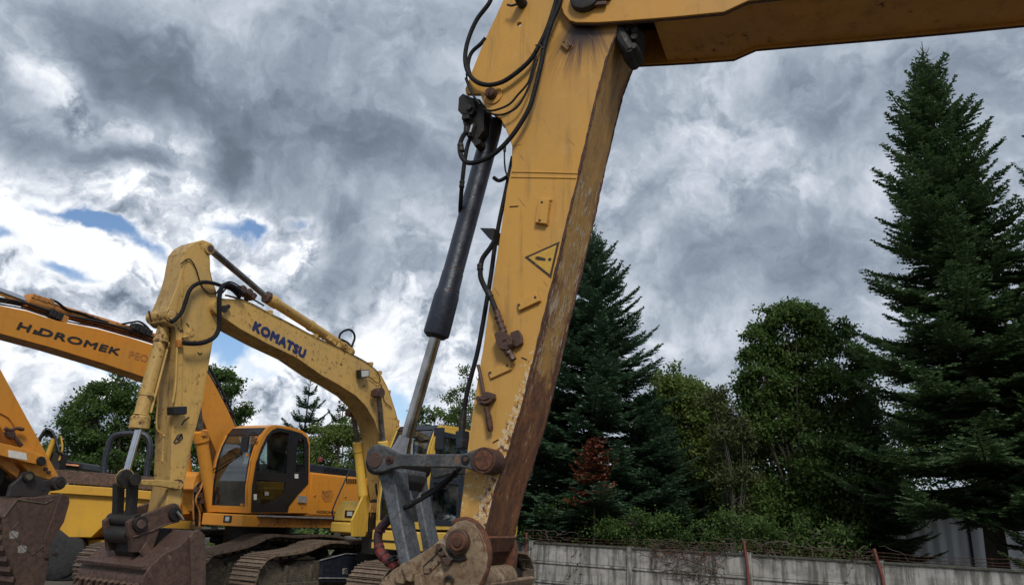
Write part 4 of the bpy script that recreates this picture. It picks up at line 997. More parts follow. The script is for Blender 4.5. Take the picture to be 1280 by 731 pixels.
for k in range(5):
    y = -BY + .12 + k * .25; q = K.at(178, 735, -BY); s_ = MB(); s_.prism([(q.x - .06, q.z), (q.x + .08, q.z), (q.x - .10, q.z - .26), (q.x - .15, q.z - .26)], y, y + .10); s_.build('tooth', M['bucket'], kbu, .008)
# undercarriage, house, cab
track(kex, -2.2, 2.0, -1.2, .60, .70, .93)
track(kex, -2.2, 2.0, 1.2, .60, .70, .93)
q = K.xz([(398, 727), (399, 700), (432, 691), (469, 692.5), (473, 700), (472, 727)], .86)
s_ = MB(); s_.prism(q, .80, .86); kp = s_.build('guard_plate', M['navy'], kex, .008)
s_ = MB(); s_.tube([(a, .79, b) for a, b in K.xz([(398, 722), (470, 722.5)], .8)], .012, 6); s_.tube([(a, .79, b) for a, b in K.xz([(399, 700), (432, 691.5), (469, 693)], .8)], .010, 6); s_.build('plate_rim', M['grey_rail'], kp)
q = K.xz([(428, 717), (434.5, 717), (428, 710), (434, 709.5)], .80); s_ = MB(); s_.prism([q[0], q[1], q[3], q[2]], .794, .799); st_ = s_.build('sticker', M['sticker'], kp)
text('S', (q[0][0] + .02, q[0][1] + .01), (q[1][0] - .02, q[1][1] + .01), (q[2][1] - q[0][1]) * .8, .794, M['black_ink'], st_, 'letter', .03)
ZS = 1.22
house(kex, -1.25, 1.75, .75, 0, ZS, M['cream_body'], M['cream_body'], 2.0, M['cream_body'], False)
# step box and lamp housing at the front left of the house, as seen below the cab
qa = K.at(418, 640, 1.22); qb = K.at(452, 640, .45); zt_ = K.at(436, 625.5, .9).z; zm_ = K.at(436, 651, .9).z; zb_ = K.at(436, 666, .9).z
s_ = MB(); s_.prism([(qa.x, zm_), (qa.x + .02, zt_ - .14), (qa.x + .14, zt_), (qa.x + .75, zt_), (qa.x + .75, zm_)], .42, 1.22); fb_ = s_.build('front_box', M['cream_body'], kex, .02)
q = K.at(434, 641.5, .86); s_ = MB(); s_.box(qa.x - .015, qa.x + .04, .74, .96, q.z - .06, q.z + .055); fl_ = s_.build('lamp_housing', M['black'], fb_, .006)
s_ = MB(); s_.box(qa.x - .022, qa.x - .01, .78, .90, q.z - .035, q.z + .035); s_.build('lamp_lens', M['lamp'], fl_, .002)
s_ = MB(); s_.box(qa.x - .03, qa.x + .75, .40, 1.26, zb_, zm_ - .02); s_.build('bumper', M['cream_body'], kex, .035)
# cab
cz = ZS + .02
kp_ = [(-1.12, cz), (-1.15, cz + .35), (-1.12, cz + .80), (-1.0, cz + 1.25), (-.88, cz + 1.52), (-.78, cz + 1.60), (-.4, cz + 1.62), (.2, cz + 1.60), (.42, cz + 1.56), (.50, cz + 1.42), (.52, cz + .7), (.52, cz)]
door_ = [(-.95, cz + .06), (-1.0, cz + .45), (-.98, cz + .85), (-.86, cz + 1.3), (-.76, cz + 1.5), (.36, cz + 1.48), (.44, cz + 1.36), (.44, cz + .5), (.2, cz + .06)]
w1 = [(-.90, cz + .80), (-.78, cz + 1.27), (-.70, cz + 1.42), (-.22, cz + 1.42), (-.20, cz + .80)]
w2 = [(-.12, cz + .82), (-.12, cz + 1.41), (.32, cz + 1.40), (.36, cz + 1.30), (.36, cz + .80)]
w3 = [(-.88, cz + .14), (-.91, cz + .45), (-.90, cz + .70), (-.22, cz + .70), (-.22, cz + .14)]
kc = cab(kex, kp_, 6, -1.30, -.40, [w1, w2, w3], door_, (M['cream_body'], M['navy'], M['glass_blue'], M['glass_blue']))
s_ = MB(); q = K.at(548.5, 548, -1.35); s_.obox(q, (.06, .17, .34)); s_.tube([q + Vector((0, 0, .12)), q + Vector((.12, .05, .16)), q + Vector((.22, .06, .1))], .014, 6); s_.tube([q + Vector((0, 0, -.12)), q + Vector((.14, .05, -.16)), q + Vector((.20, .06, -.1))], .014, 6); s_.build('mirror', M['navy'], kc, .015)
# front sill of the cab, door step, hoses and fittings by the boom foot
s_ = MB(); s_.box(-1.20, -.2, -1.31, -.40, ZS - .30, ZS - .02); s_.build('cab_base', M['cream_body'], kex, .02)
s_ = MB(); s_.box(-1.21, -1.19, -1.30, -.42, ZS - .19, ZS - .16); s_.build('base_gap', M['black'], kex)
s_ = MB(); s_.tube(K.path([(443, 574), (436, 590), (426, 612), (417, 633), (415.5, 640), (417, 648)], -.1), .012, 6, 4); s_.build('handrail', M['black'], kex)
# boom cylinders, one each side of the boom
for (pt, pm, pb_, y) in (((473, 491), (478.5, 551), (487, 655), -.33), ((441, 515), (447, 552), (457.5, 655), .33)):
    a_ = K.at(*pt, y); b_ = K.at(*pm, y); c_ = K.at(*pb_, y)
    s_ = MB(); s_.lathe(b_, c_, [(0, .07), (.01, .088), (.12, .088), (.13, .078), (.62, .078), (.63, .085), (.66, .085), (.67, .078), (1, .08)], 20); bc_ = s_.build('boom_cylinder', M['cream_body'], kex)
    s_ = MB(); s_.lathe(a_, b_, [(0, .075), (.06, .045), (1, .045)], 14); s_.build('rod', M['dark_rod'], bc_)
    s_ = MB(); s_.cyl((a_.x, y - .07, a_.z), (a_.x, y + .07, a_.z), .085, 16); s_.obox((a_.x - .06, y, a_.z - .02), (.12, .12, .10)); s_.build('rod_eye', M['fitting'], bc_, .006)
    s_ = MB(); s_.box(c_.x - .09, c_.x + .09, y - .14, y - .09, c_.z - .12, c_.z + .14); s_.box(c_.x - .09, c_.x + .09, y + .09, y + .14, c_.z - .12, c_.z + .14); s_.build('cylinder_lug', M['cream_body'], bc_, .01)
for k in range(5):
    pth = [(460.5 + k * 3.2, 668), (461 + k * 3.2, 652), (462 + k * 3.1, 640), (463 + k * 3.0, 629), (466 + k * 3, 624)]
    s_ = MB(); s_.tube(K.path(pth, .05), .016, 6, 3); s_.build('hose', M['rubber'], kex)
    s_ = MB(); s_.tube(K.path([(462 + k * 3.1, 640), (463 + k * 3.0, 628)], .045), .024, 6); s_.build('hose_union', M['brass'], kex)
s_ = MB(); s_.tube(K.path([(470, 604), (471, 616), (475, 623), (481, 620), (484, 610)], -.2), .016, 6, 4); s_.build('hose', M['rubber'], kex)

M['earsteel'] = rusty('dark_ear_steel', (.022, .024, .030), (.040, .038, .040), (.05, .035, .028), 2, .6, .1, .2, (.12, .08, .06))
# ================================================================== 3. the orange excavator on the left
Hf = Frame(-5.66, 13.29, 63, 1.8)
hex_ = empty('excavator', Hf.o, Hf.phi)
tag(hex_, 'orange excavator with black HIDROMEK letters on its boom and a black-framed cab', 'excavator', 'excavators parked in the yard')
HT = [(-120, 352), (-60, 370.5), (0, 382), (34.5, 388.6), (72, 401), (123, 411), (160, 421), (185.6, 429), (225, 442), (246, 453), (261, 467), (272, 487), (284, 510), (294, 532), (304, 575), (308, 620), (306, 650)]
HB = [(285, 655), (281, 615), (270.5, 565), (262, 545), (254, 525), (240, 503), (216, 484), (179, 471), (131, 455), (66, 435), (0, 417), (-60, 399), (-112, 383)]
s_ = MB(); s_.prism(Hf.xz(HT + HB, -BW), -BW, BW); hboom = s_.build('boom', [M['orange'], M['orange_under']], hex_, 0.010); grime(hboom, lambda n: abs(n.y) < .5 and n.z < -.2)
a = Hf.xz([(20.0, 411.6), (148.5, 444.8), (23.2, 400.8)], -BW); hh = hypot(a[2][0] - a[0][0], a[2][1] - a[0][1]) * .93
dirx = (a[1][0] - a[0][0], a[1][1] - a[0][1]); 
def lerp2(f): return (a[0][0] + dirx[0] * f, a[0][1] + dirx[1] * f)
text('H', lerp2(0), lerp2(.125), hh, -BW, M['black_ink'], hboom, 'lettering', 0.07, 0.12, 'black letters HIDROMEK with a short I')
text('DROMEK', lerp2(.185), lerp2(1.0), hh, -BW, M['black_ink'], hboom, 'lettering', 0.07, 0.12)
L_ = hypot(*dirx); ux, uz = dirx[0] / L_, dirx[1] / L_
i0 = lerp2(.140); s_ = MB(); s_.prism([(i0[0], i0[1]), (i0[0] + ux * .075, i0[1] + uz * .075), (i0[0] + ux * .085 - uz * hh * .42, i0[1] + uz * .085 + ux * hh * .42), (i0[0] + ux * .02 - uz * hh * .60, i0[1] + uz * .02 + ux * hh * .60)], -BW - .004, -BW - .002); s_.build('lettering', M['black_ink'], hboom)
b_ = Hf.xz([(160.5, 447), (184, 453), (162, 438)], -BW); text('PEO', b_[0], b_[1], hypot(b_[2][0] - b_[0][0], b_[2][1] - b_[0][1]), -BW, M['faint_ink'], hboom, 'faded_marking', 0.02)
b_ = Hf.xz([(161, 454), (183, 458.5), (162, 449)], -BW); text('web', b_[0], b_[1], .06, -BW, M['faint_ink'], hboom, 'faded_marking', -0.01) if False else None
# boom-top cylinder, pipes, hoses
p0 = Hf.at(-125, 318, 0); p1 = Hf.at(31, 376, 0); p2 = Hf.at(196, 424, 0)
s_ = MB(); s_.lathe(p1, p2, [(0, .09), (.005, .115), (.16, .115), (.165, .092), (.98, .09), (1, .06)], 22); hac = s_.build('arm_cylinder', M['orange_worn'], hex_)
s_ = MB(); s_.lathe(p0, p1, [(0, .055), (1, .055)], 16); s_.build('rod', M['chrome'], hac)
s_ = MB()
for k in range(4):
    c = p1.lerp(p2, .03 + k * .035); s_.obox(c + Vector((0, -.06, .07)), (.09, .12, .07), Matrix.Rotation(radians(15), 3, 'Y'))
s_.build('port_block', M['orange_worn'], hac, .01)
for (off, y, r, mt) in ((9.5, -.15, .022, 'darksteel'), (6.0, -.12, .014, 'darksteel'), (12, .05, .024, 'darksteel'), (2.2, -.17, .012, 'rubber')):
    pts = [(x + off * .2, z - off) for x, z in HT[0:14]]
    s_ = MB(); s_.tube([(q[0], y, q[1]) for q in Hf.xz(pts, -BW)], r, 6, 2); s_.build('pipe', M[mt], hboom)
s_ = MB(); s_.tube(Hf.path([(62, 374), (72, 378), (84, 387), (100, 391), (118, 398), (135, 403)], -.1), .018, 6, 4)
s_.tube(Hf.path([(153, 405), (166, 402.5), (174, 402), (182, 407), (190, 416)], -.12), .018, 6, 4); s_.tube(Hf.path([(160, 411), (170, 405), (180, 409), (186, 418)], -.05), .018, 6, 4); s_.build('hose', M['rubber'], hboom)
for (x, z) in ((64, 392), (72, 396), (78, 399), (168, 409), (176, 413), (184, 416)):
    q = Hf.at(x, z, -.12); s_ = MB(); s_.obox(q, (.10, .14, .11), Matrix.Rotation(radians(12), 3, 'Y')); s_.build('pipe_clamp', M['orange_worn'] if x % 8 else M['darksteel'], hboom, .008)
# rail and pipes down the back of the boom
for (dx, dz, y, r, mt) in ((3.5, -1.5, -.12, .020, 'grey_rail'), (1.0, 1.5, -.19, .012, 'darksteel'), (6, -2, .08, .02, 'darksteel')):
    s_ = MB(); s_.tube([(q[0], y, q[1]) for q in Hf.xz([(x + dx, z + dz) for x, z in HT[9:15]], -BW)], r, 6, 2); s_.build('pipe', M[mt], hboom)
for (x, z) in ((272, 482), (281, 500), (288, 516)):
    q = Hf.at(x, z, -.15); s_ = MB(); s_.obox(q, (.08, .12, .06), Matrix.Rotation(radians(60), 3, 'Y')); s_.build('pipe_clamp', M['darksteel'], hboom, .006)
# boom cylinders
for (pt, pm, pb_, y) in (((246, 500), (250, 538), (268, 650), -.36), ((222, 510), (228, 538), (236, 640), .36)):
    a_ = Hf.at(*pt, y); b2_ = Hf.at(*pm, y); c_ = Hf.at(*pb_, y)
    s_ = MB(); s_.lathe(b2_, c_, [(0, .085), (.01, .13), (.12, .13), (.13, .105), (1, .105)], 20); bc_ = s_.build('boom_cylinder', M['orange'], hex_)
    s_ = MB(); s_.lathe(a_, b2_, [(0, .07), (1, .055)], 14); s_.build('rod', M['dark_rod'], bc_)
    s_ = MB(); s_.obox(b2_ + Vector((0, -.11, -.05)), (.10, .08, .10)); s_.build('port_block', M['orange_worn'], bc_, .008)
# stick, curled in towards the machine
HR = [(-150, 250), (-128, 262), (-100, 300), (-71, 334), (-36, 395), (0, 460), (33, 520.6), (59, 568), (73.5, 594.5)]
HL = [(66, 600), (55, 598), (36, 590), (20, 570), (0, 532), (-40, 480), (-110, 420), (-150, 360), (-170, 290)]
s_ = MB(); s_.prism(Hf.xz(HR + HL, -.17), -.17, .17); hst = s_.build('stick', M['orange'], hex_, 0.010)
s_ = MB(); s_.tube(Hf.path([(0, 516), (8, 520), (14, 526), (19, 534)], -.18), .010, 6, 3); s_.build('grease_pipe', M['orange_worn'], hst)
def hbox(pts, y0, y1, mat, name, parent, bev=.006):
    s_ = MB(); s_.prism(Hf.xz(pts, y0), y0, y1); return s_.build(name, M[mat], parent, bev)
def hdisc(px_, py_, y0, y1, r, mat, name, parent, seg=20, bev=.004):
    c = Hf.at(px_, py_, y0); s_ = MB(); s_.cyl((c.x, y0, c.z), (c.x, y1, c.z), r, seg); return s_.build(name, M[mat], parent, bev)
s_ = MB(); s_.tube(Hf.path([(6, 535), (13, 538), (20, 535), (26, 536), (30, 536.5)], -.24), [.03, .028, .022, .03, .02], 8, 2); s_.tube(Hf.path([(15, 536), (17, 544), (22, 551), (27, 557)], -.23), [.03, .024, .03, .032], 8, 2)
s_.prism(Hf.xz([(8, 540), (13, 536), (19, 541), (16, 549), (10, 546)], -.24), -.26, -.17); s_.build('valve', M['fitting'], hst, .004)
for (x, z, r) in ((58, 586, .028), (62, 590, .024), (54, 577, .05)): hdisc(x, z, -.20, -.17, r, 'fitting', 'bolt', hst, 12)
gl3 = hbox([(-40, 540), (0, 553), (30, 560), (56, 570), (57, 577), (50, 581), (30, 577), (0, 569), (-40, 560)], -.27, -.20, 'orange', 'guide_link', hex_, .012)
hbox([(10, 562), (33, 566), (34, 575), (11, 571)], -.275, -.271, 'white', 'sticker', gl3, 0)
hdisc(52, 575.5, -.30, -.26, .06, 'darksteel', 'link_pin', gl3)
hbox([(-20, 560), (-8, 556), (8, 568), (26, 588), (22, 598), (12, 590), (-10, 572)], -.14, .10, 'orange_worn', 'tipping_link', hex_, .012)
hbox([(-30, 575), (0, 570), (12, 588), (0, 610), (-30, 612)], -.05, .10, 'darksteel', 'link_foot', hex_, .02)
# bucket
er = None
hb_ = MB(); HY = .60
hp_ = Hf.xz([(22, 624), (30, 621), (60, 620.5), (78, 616.5), (86, 620), (87, 627), (80, 652), (70, 667), (62.5, 680), (62, 698), (57, 725), (50, 760), (20, 760), (22, 724), (5, 680), (4.5, 646)], -HY)
hb_.prism(hp_, -HY, -HY + .05); hbu = hb_.build('bucket', M['bucket'], hex_, .010)
hb_ = MB(); hb_.prism(inset(hp_, .97), -HY + .05, HY); hb_.build('shell', M['bucket2'], hbu, .01)
s_ = MB(); s_.prism(Hf.xz([(55, 672), (62.5, 655), (74, 622), (78, 616.5), (86, 620), (87, 627), (80, 652), (62.5, 680), (62, 698), (56, 697)], -HY - .02), -HY - .024, -HY); s_.build('side_cutter', M['bucket2'], hbu, .006)
for k in range(7):
    f = k / 6; s_ = MB(); q0 = Hf.at(4.5, 646, -HY); q1 = Hf.at(5, 680, -HY); q2 = Hf.at(22, 724, -HY)
    zc = q0.lerp(q2, f); s_.obox((zc.x - .02 - .04 * (1 - abs(2 * f - 1)), .0, zc.z), (.03, 2 * HY - .1, .07)); s_.build('wear_strip', M['bucket'], hbu, .006)
for (x, z) in ((17, 668), (27.5, 686)):
    s_ = MB(); s_.prism(Hf.xz([(x - 5.5, z - 3), (x - 1, z - 5.5), (x + 6, z - 3.5), (x + 5, z + 3), (x, z + 5), (x - 5, z + 4.5)], -HY), -HY - .004, -HY - .001); s_.build('sticker', M['sticker'], hbu)
s_ = MB(); s_.tube([(q[0], -HY - .003, q[1]) for q in Hf.xz([(24, 652), (12, 664), (28, 682), (40, 693), (56, 680)], -HY)], .006, 5); s_.tube([(q[0], -HY - .003, q[1]) for q in Hf.xz([(4.5, 646), (22, 624), (56, 629), (66, 624)], -HY)], .009, 5); s_.build('scored_line', M['mud'], hbu)
ea = [(14, 606), (22, 600), (31, 590), (40, 588), (47, 595), (58, 600), (70, 597), (79, 598), (81, 606), (76, 612), (62, 614), (60, 621), (10, 621)]
for y in (-.28, .20):
    s_ = MB(); s_.prism(Hf.xz(ea, -.28), y, y + .07); er = s_.build('bucket_ear', M['earsteel'], hbu, .014)
    if y < 0:
        hdisc(37, 595.6, y - .05, y + .02, .075, 'darksteel', 'ear_boss', er); hdisc(37.3, 595.8, y - .07, y - .045, .045, 'mud', 'bucket_pin', er)
        hdisc(75, 603.5, y - .10, y + .02, .095, 'earsteel', 'ear_boss', er); hdisc(76.5, 604, y - .125, y - .09, .055, 'darksteel', 'bucket_pin', er)
        hdisc(55, 611, y - .01, y + .02, .02, 'grease', 'bolt_hole', er)
# undercarriage and house
track(hex_, -2.35, 1.85, -1.2, .60, .74, .99)
track(hex_, -2.35, 1.85, 1.2, .60, .74, .99)
zs = Hf.at(323, 643, -1.3).z
xcR = Hf.at(387, 604, -1.3).x
hz = Hf.at(400, 591, -1.3).z
heng = house(hex_, -1.35, 2.45, xcR, 0, zs, M['orange'], M['orange_worn'], hz, M['orange'])
# skirt below the cab with its lamp; step rail
s_ = MB(); q = Hf.xz([(305, 641.5), (322, 641.8), (322, 655.5), (306, 655.5)], -1.32)
sk = MB(); sk.box(q[0][0] - .02, xcR + .3, -1.31, -.38, zs - .20, zs - .005); skirt = sk.build('cab_base', M['orange'], hex_, .015)
rl = MB(); rl.box(q[1][0], 1.9, -1.40, -1.25, zs - .035, zs - .004); rl.build('step_rail', M['grey_rail'], hex_, .008)
rl = MB(); rl.box(q[1][0] + .05, 1.9, -1.33, -1.20, zs - .20, zs - .04); rl.build('side_sill', M['orange_worn'], hex_, .01)
c = Hf.at(290, 650, -1.0); lm = MB(); lm.box(q[0][0] - .035, q[0][0] + .02, -1.08, -.90, zs - .14, zs - .03); l_ = lm.build('lamp_housing', M['black'], skirt, .006)
lm = MB(); lm.box(q[0][0] - .042, q[0][0] - .03, -1.04, -.95, zs - .12, zs - .05); lm.build('lamp_lens', M['lamp'], l_, .003)
hprof = Hf.xz([(309.6, 641), (310.6, 608), (315.5, 575.6), (321, 558), (328, 543), (335, 534), (345, 530.8), (362.5, 533), (378, 538), (384.4, 543), (387.5, 554), (387.2, 604), (386.8, 641)], -1.3)
hdoor = Hf.xz([(314, 640), (315, 608), (320, 578), (326, 560), (333, 545), (340, 537.5), (347, 534.5), (362, 537), (377, 541.5), (383, 547), (385.5, 556), (385, 604), (372, 618), (361, 632), (359, 640)], -1.3)
hw1 = Hf.xz([(320, 588), (323, 575), (329, 560), (336, 546), (342, 541), (350, 539), (361, 542), (358, 592)], -1.3)
hw2 = Hf.xz([(369, 589), (371, 556), (373, 548), (377, 547), (380, 551), (380.5, 590)], -1.3)
hw3 = Hf.xz([(318, 626), (318.5, 612), (321, 599), (330, 600), (357, 603), (355, 616), (345, 625), (330, 631)], -1.3)
hcab = cab(hex_, hprof, 6, -1.3, -.38, [hw1, hw2, hw3], hdoor, (M['orange'], M['black'], M['glass'], M['glass_dark']))
def hb2(pts, y0, y1, mat, name, parent, bev=.003, label=None):
    s_ = MB(); s_.prism(Hf.xz(pts, y0), y0, y1); return s_.build(name, M[mat], parent, bev, label)
hb2([(317, 617.5), (321, 617), (321, 624), (317.5, 624.5)], -1.318, -1.314, 'white', 'sticker', hcab, 0)
hb2([(331, 614), (336, 614.5), (336, 619), (331, 619)], -1.318, -1.314, 'sticker', 'sticker', hcab, 0)
hb2([(368.5, 592), (373, 592), (373, 597.5), (368.5, 597.5)], -1.318, -1.314, 'white', 'sticker', hcab, 0)
hb2([(374, 619), (384, 620), (383, 628), (373.5, 627.5)], -1.330, -1.300, 'sticker', 'sticker', hcab, 0)
s_ = MB(); q = Hf.at(306, 555, -1.12); s_.obox(q, (.05, .15, .27)); s_.tube([q + Vector((0, .0, .14)), q + Vector((.1, -.02, .22)), q + Vector((.2, -.05, .2))], .012, 6); s_.build('mirror', M['black'], hcab, .02)
s_ = MB(); s_.tube([Hf.at(272, 583, -.55), Hf.at(288, 574, -.80), Hf.at(302, 564, -1.0)], .009, 6); s_.tube([Hf.at(262, 591, -.35), Hf.at(270, 584, -.52), Hf.at(279, 579, -.66)], .012, 6); s_.build('wiper', M['black'], hcab)
for (x, z) in ((322, 547), (311, 569), (304, 631)): 
    q = Hf.at(x, z, -1.3); s_ = MB(); s_.obox(q + Vector((-.03, -.0, 0)), (.05, .05, .05)); s_.build('lamp_bracket', M['orange_worn'], hcab, .008)
# markings on the engine doors
hb2([(403, 613), (416, 612), (417, 617), (414, 626), (406, 627), (402, 620)], -1.302, -1.2975, 'orange_worn', 'emblem', heng, 0)
b_ = Hf.xz([(395.5, 641), (420, 642.3), (395.5, 637.5)], -1.3); text('HiDROMEK', b_[0], b_[1], .055, -1.30, M['black_ink'], heng, 'lettering', .02, .1, 'small black HIDROMEK lettering')
for k in range(6): hb2([(433 + k * 2.6, 598), (434.6 + k * 2.6, 598.2), (434.6 + k * 2.6, 604.2), (433 + k * 2.6, 604)], -1.304, -1.297, 'darksteel', 'vent_slot', heng, 0)
for (x, z) in ((394, 619), (432.5, 621), (378, 633)): hdisc(x, z, -1.312, -1.29, .022, 'orange_worn', 'door_latch', heng, 12)
q = Hf.at(400, 577, -.9); s_ = MB(); s_.lathe(q, q + Vector((0, 0, .10)), [(0, .05), (.6, .05), (1, .02)], 12); s_.build('beacon', M['redwrap'], heng)
# hoses and swivel parts by the boom foot, left of the cab
random.seed(21)
for k in range(9):
    x0_ = 243 + k * 2.1
    s_ = MB(); s_.tube(Hf.path([(x0_, 657), (x0_ + random.uniform(-2, 2), 640), (x0_ - 2 + random.uniform(-3, 3), 624), (x0_ + random.uniform(-3, 3), 610), (x0_ + 4, 603)], random.uniform(-.45, .05)), .018, 6, 3); s_.build('hose', M['rubber'] if k % 3 else M['orange_worn'], hex_)
s_ = MB(); s_.prism(Hf.xz([(240, 612), (244, 594), (251, 589), (257, 592), (262, 606), (262, 640), (254, 640), (250, 616)], -.1), -.1, .3); s_.build('swing_guard', M['orange'], hex_, .03)
for k in range(5):
    q = Hf.at(246 + 3 * k, 612 + 7 * (k % 3), -.3); s_ = MB(); s_.obox(q, (.08, .08, .09)); s_.build('hose_union', M['fitting'], hex_, .01)
# ================================================================== 4. the small dumper behind the buckets
Dm = Frame(-7.9, 15.2, 6)
dmp = empty('dumper', Dm.o, Dm.phi)
tag(dmp, 'yellow site dumper with a wedge-shaped skip and black roll bar between two rusty buckets', 'dumper')
def dprism(pts, y0, y1, mat, name, parent, bev=.01, ref=None):
    s_ = MB(); s_.prism(Dm.xz(pts, y0 if ref is None else ref), y0, y1); return s_.build(name, M[mat], parent, bev)
skp = dprism([(58, 612), (200, 619), (200, 627), (173, 634), (146, 641), (114, 671.5), (86, 671.5), (60, 650)], 0, 1.5, 'dump', 'skip', dmp, .02)
dprism([(62, 604), (144, 609.5), (205, 615), (205, 626), (144, 620.5), (60, 615.5)], -.10, 1.6, 'dump', 'skip_rim', skp, .015)
dprism([(60, 585), (71, 586.5), (131, 591), (205, 597), (205, 613), (144, 608), (60, 602)], .25, .32, 'bucket', 'load_board', skp, .01)
dprism([(65, 573), (103, 578), (103, 587), (64, 584)], 1.9, 2.9, 'black', 'engine_bonnet', dmp, .03)
dprism([(64, 577.5), (98, 580.5), (98, 582.5), (64, 579.5)], 1.86, 1.93, 'orange_rail', 'bonnet_strip', dmp, .004)
s_ = MB(); s_.tube(Dm.path([(129, 612), (130, 583), (134, 563), (139.5, 548), (149, 542.5), (164, 541.5), (178, 542), (185.5, 548), (187.5, 562), (184, 584), (182, 612)], 1.3), .062, 10, 4); s_.build('roll_bar', M['navy'], dmp)
s_ = MB(); q = Dm.xz([(40, 680), (200, 690)], .6); s_.box(q[0][0] + .4, q[1][0] - .2, .25, 1.25, .45, .75); s_.box(q[1][0] - .6, q[1][0] + .6, .3, 1.2, .5, 1.3); s_.build('chassis', M['dump'], dmp, .02)
for (px_, y0) in ((66, .0), (66, 1.35), (182, .0), (182, 1.35)):
    c = Dm.at(px_, 705, .0); s_ = MB(); s_.lathe((c.x, y0, .50), (c.x, y0 + .30, .50), [(0, .22), (.02, .44), (.15, .50), (.85, .50), (.98, .44), (1, .22)], 30)
    w_ = s_.build('wheel', M['tyre'], dmp)
    s_ = MB(); s_.lathe((c.x, y0 - .01, .50), (c.x, y0 + .2, .50), [(0, .05), (.1, .10), (.15, .22), (1, .22)], 20); s_.build('rim', M['darksteel'], w_)
    for k in range(22):
        a_ = k / 22 * 2 * pi
        s_ = None
random.seed(5)
s_ = MB()
rows = []
for i in range(7):
    f = i / 6; rw = []
    for j in range(9):
        g = j / 8; p = Dm.at(44 + 36 * g + random.uniform(-1, 1), 568 - 34 * sin(pi * min(1, g * 1.05 + .06)) ** .7 * (1 - .2 * f) + random.uniform(-2, 2), 1.2 + .8 * f); rw.append(p)
    rows.append(rw)
s_.strip(rows); can = s_.build('canopy_cover', M['black'], dmp)
mod = can.modifiers.new('thickness', 'SOLIDIFY'); mod.thickness = .05
s_ = MB(); s_.tube(Dm.path([(58, 574), (68, 548)], 1.25), .06, 12); s_.tube(Dm.path([(76, 545), (78, 560), (74, 575)], 1.25), .02, 6, 3); s_.build('tipping_ram', M['dump'], dmp)
s_ = MB(); s_.box(*(lambda a, b: (a[0], b[0], 1.3, 1.6, .7, b[1]))(*Dm.xz([(50, 600), (78, 566)], 1.3))); s_.build('ram_post', M['darksteel'], dmp, .02)

# ================================================================== 5. ground, wall, shed
def ground_mat():
    m, t = new_mat('yard_ground'); p = objco(t)
    a_ = t.noise(p, .35, 5, .6); b_ = t.noise(p, 3, 6, .65); c_ = t.voro(p, 26); d_ = t.noise(p, 60, 3, .6)
    c = t.mix(t.mr(a_, .35, .65), (.15, .125, .10), (.11, .10, .08)); c = t.mix(t.mr(b_, .45, .7) * .6, c, (.20, .18, .15)); c = t.mix(t.mr(c_, .1, .5) * .4, c, (.07, .06, .05))
    g = t.mr(t.noise(p, .12, 4, .6), .52, .6); c = t.mix(g * .7, c, (.05, .07, .025))
    finish(t, c, .95, 0, b_ + c_ * .5 + d_ * .3, .8, .03); return m
M['ground'] = ground_mat()
gv = []; gf = []
half = np.concatenate([np.arange(0, 40, 1.0), 40 * 1.22 ** np.arange(0, 19)]); xs = np.concatenate([-half[:0:-1], half]); n = len(xs)
def sst(v, a, b): v = min(max((v - a) / (b - a), 0), 1); return v * v * (3 - 2 * v)
def gz(X, Y): return -.02 + (.03 * sin(X * .9) * cos(Y * .7) if hypot(X, Y) < 40 else 0) - .45 * sst(Y + .6 * X, 12, 19) * sst(X, -3, 1)
for j in range(n):
    for i in range(n):
        X, Y = xs[i], xs[j] + 8; gv.append((X, Y, gz(X, Y)))
for j in range(n - 1):
    for i in range(n - 1): gf.append((j * n + i, j * n + i + 1, (j + 1) * n + i + 1, (j + 1) * n + i))
g_ = MB(); g_.add(gv, gf); go = g_.build('ground', M['ground']); tag(go, None, None, None, 'structure')

def concrete_mat():
    m, t = new_mat('weathered_concrete'); p = objco(t); x, y, z = t.xyz(p)
    a_ = t.noise(p, 2.2, 6, .65); s_ = t.noise(t.comb(x * 7, y * 7, z * .8), 1.0, 7, .72); f_ = t.noise(p, 45, 4, .7)
    c = t.mix(t.mr(a_, .35, .65), (.42, .405, .38), (.30, .29, .27))
    c = t.mix(t.mr(t.noise(t.scl(p, (1.1, 1.1, 3.0)), 1.0, 4, .6), .5, .62) * .4, c, (.16, .15, .13))
    c = t.mix(t.mr(s_, .42, .62) * .85, c, (.085, .085, .075))
    c = t.mix(t.mr(t.noise(p, 5, 7, .7), .55, .68) * .6, c, (.10, .115, .085))
    c = t.mix(t.mr(f_, .62, .72) * .5, c, (.12, .11, .10))
    finish(t, c, .92, 0, a_ + f_ * .4 + s_ * .3, .6, .012); return m
M['concrete'] = concrete_mat()
M['concrete_cap'] = rusty('mossy_concrete_edge', (.10, .10, .085), (.15, .145, .12), (.05, .06, .035), 2.5, .95, 0, .3, (.25, .25, .22))
M['redpost'] = rusty('red_lead_steel', (.15, .035, .025), (.10, .030, .020), (.20, .055, .035), 5, .75, 0, .2, (.10, .06, .04))
W0 = Vector((.84, 22.0, 0)); W1 = Vector((10.2, 14.95, 0)); WD = (W1 - W0).normalized(); WN = Vector((WD.y, -WD.x, 0))    # WN faces the yard
def on_wall(px, py=695):
    r = ray(px, py); d2 = (r.x, r.y); # solve W0 + s*WD = t*d
    det = WD.x * -d2[1] - WD.y * -d2[0]; s = ((-W0.x) * -d2[1] - (-W0.y) * -d2[0]) / det; return s
ZT = .90
wall = empty('concrete_wall', W0, atan2(WD.y, WD.x)); tag(wall, 'low grey precast concrete panel wall under the trees at the edge of the yard', 'wall')
posts = [on_wall(665, 690), on_wall(788, 700), on_wall(937, 705), on_wall(1101, 712)]
print('posts', [round(p, 2) for p in posts])
sp = (posts[3] - posts[0]) / 3
posts = [posts[0] - 2 * sp, posts[0] - sp] + posts + [posts[3] + sp * k for k in range(1, 6)]
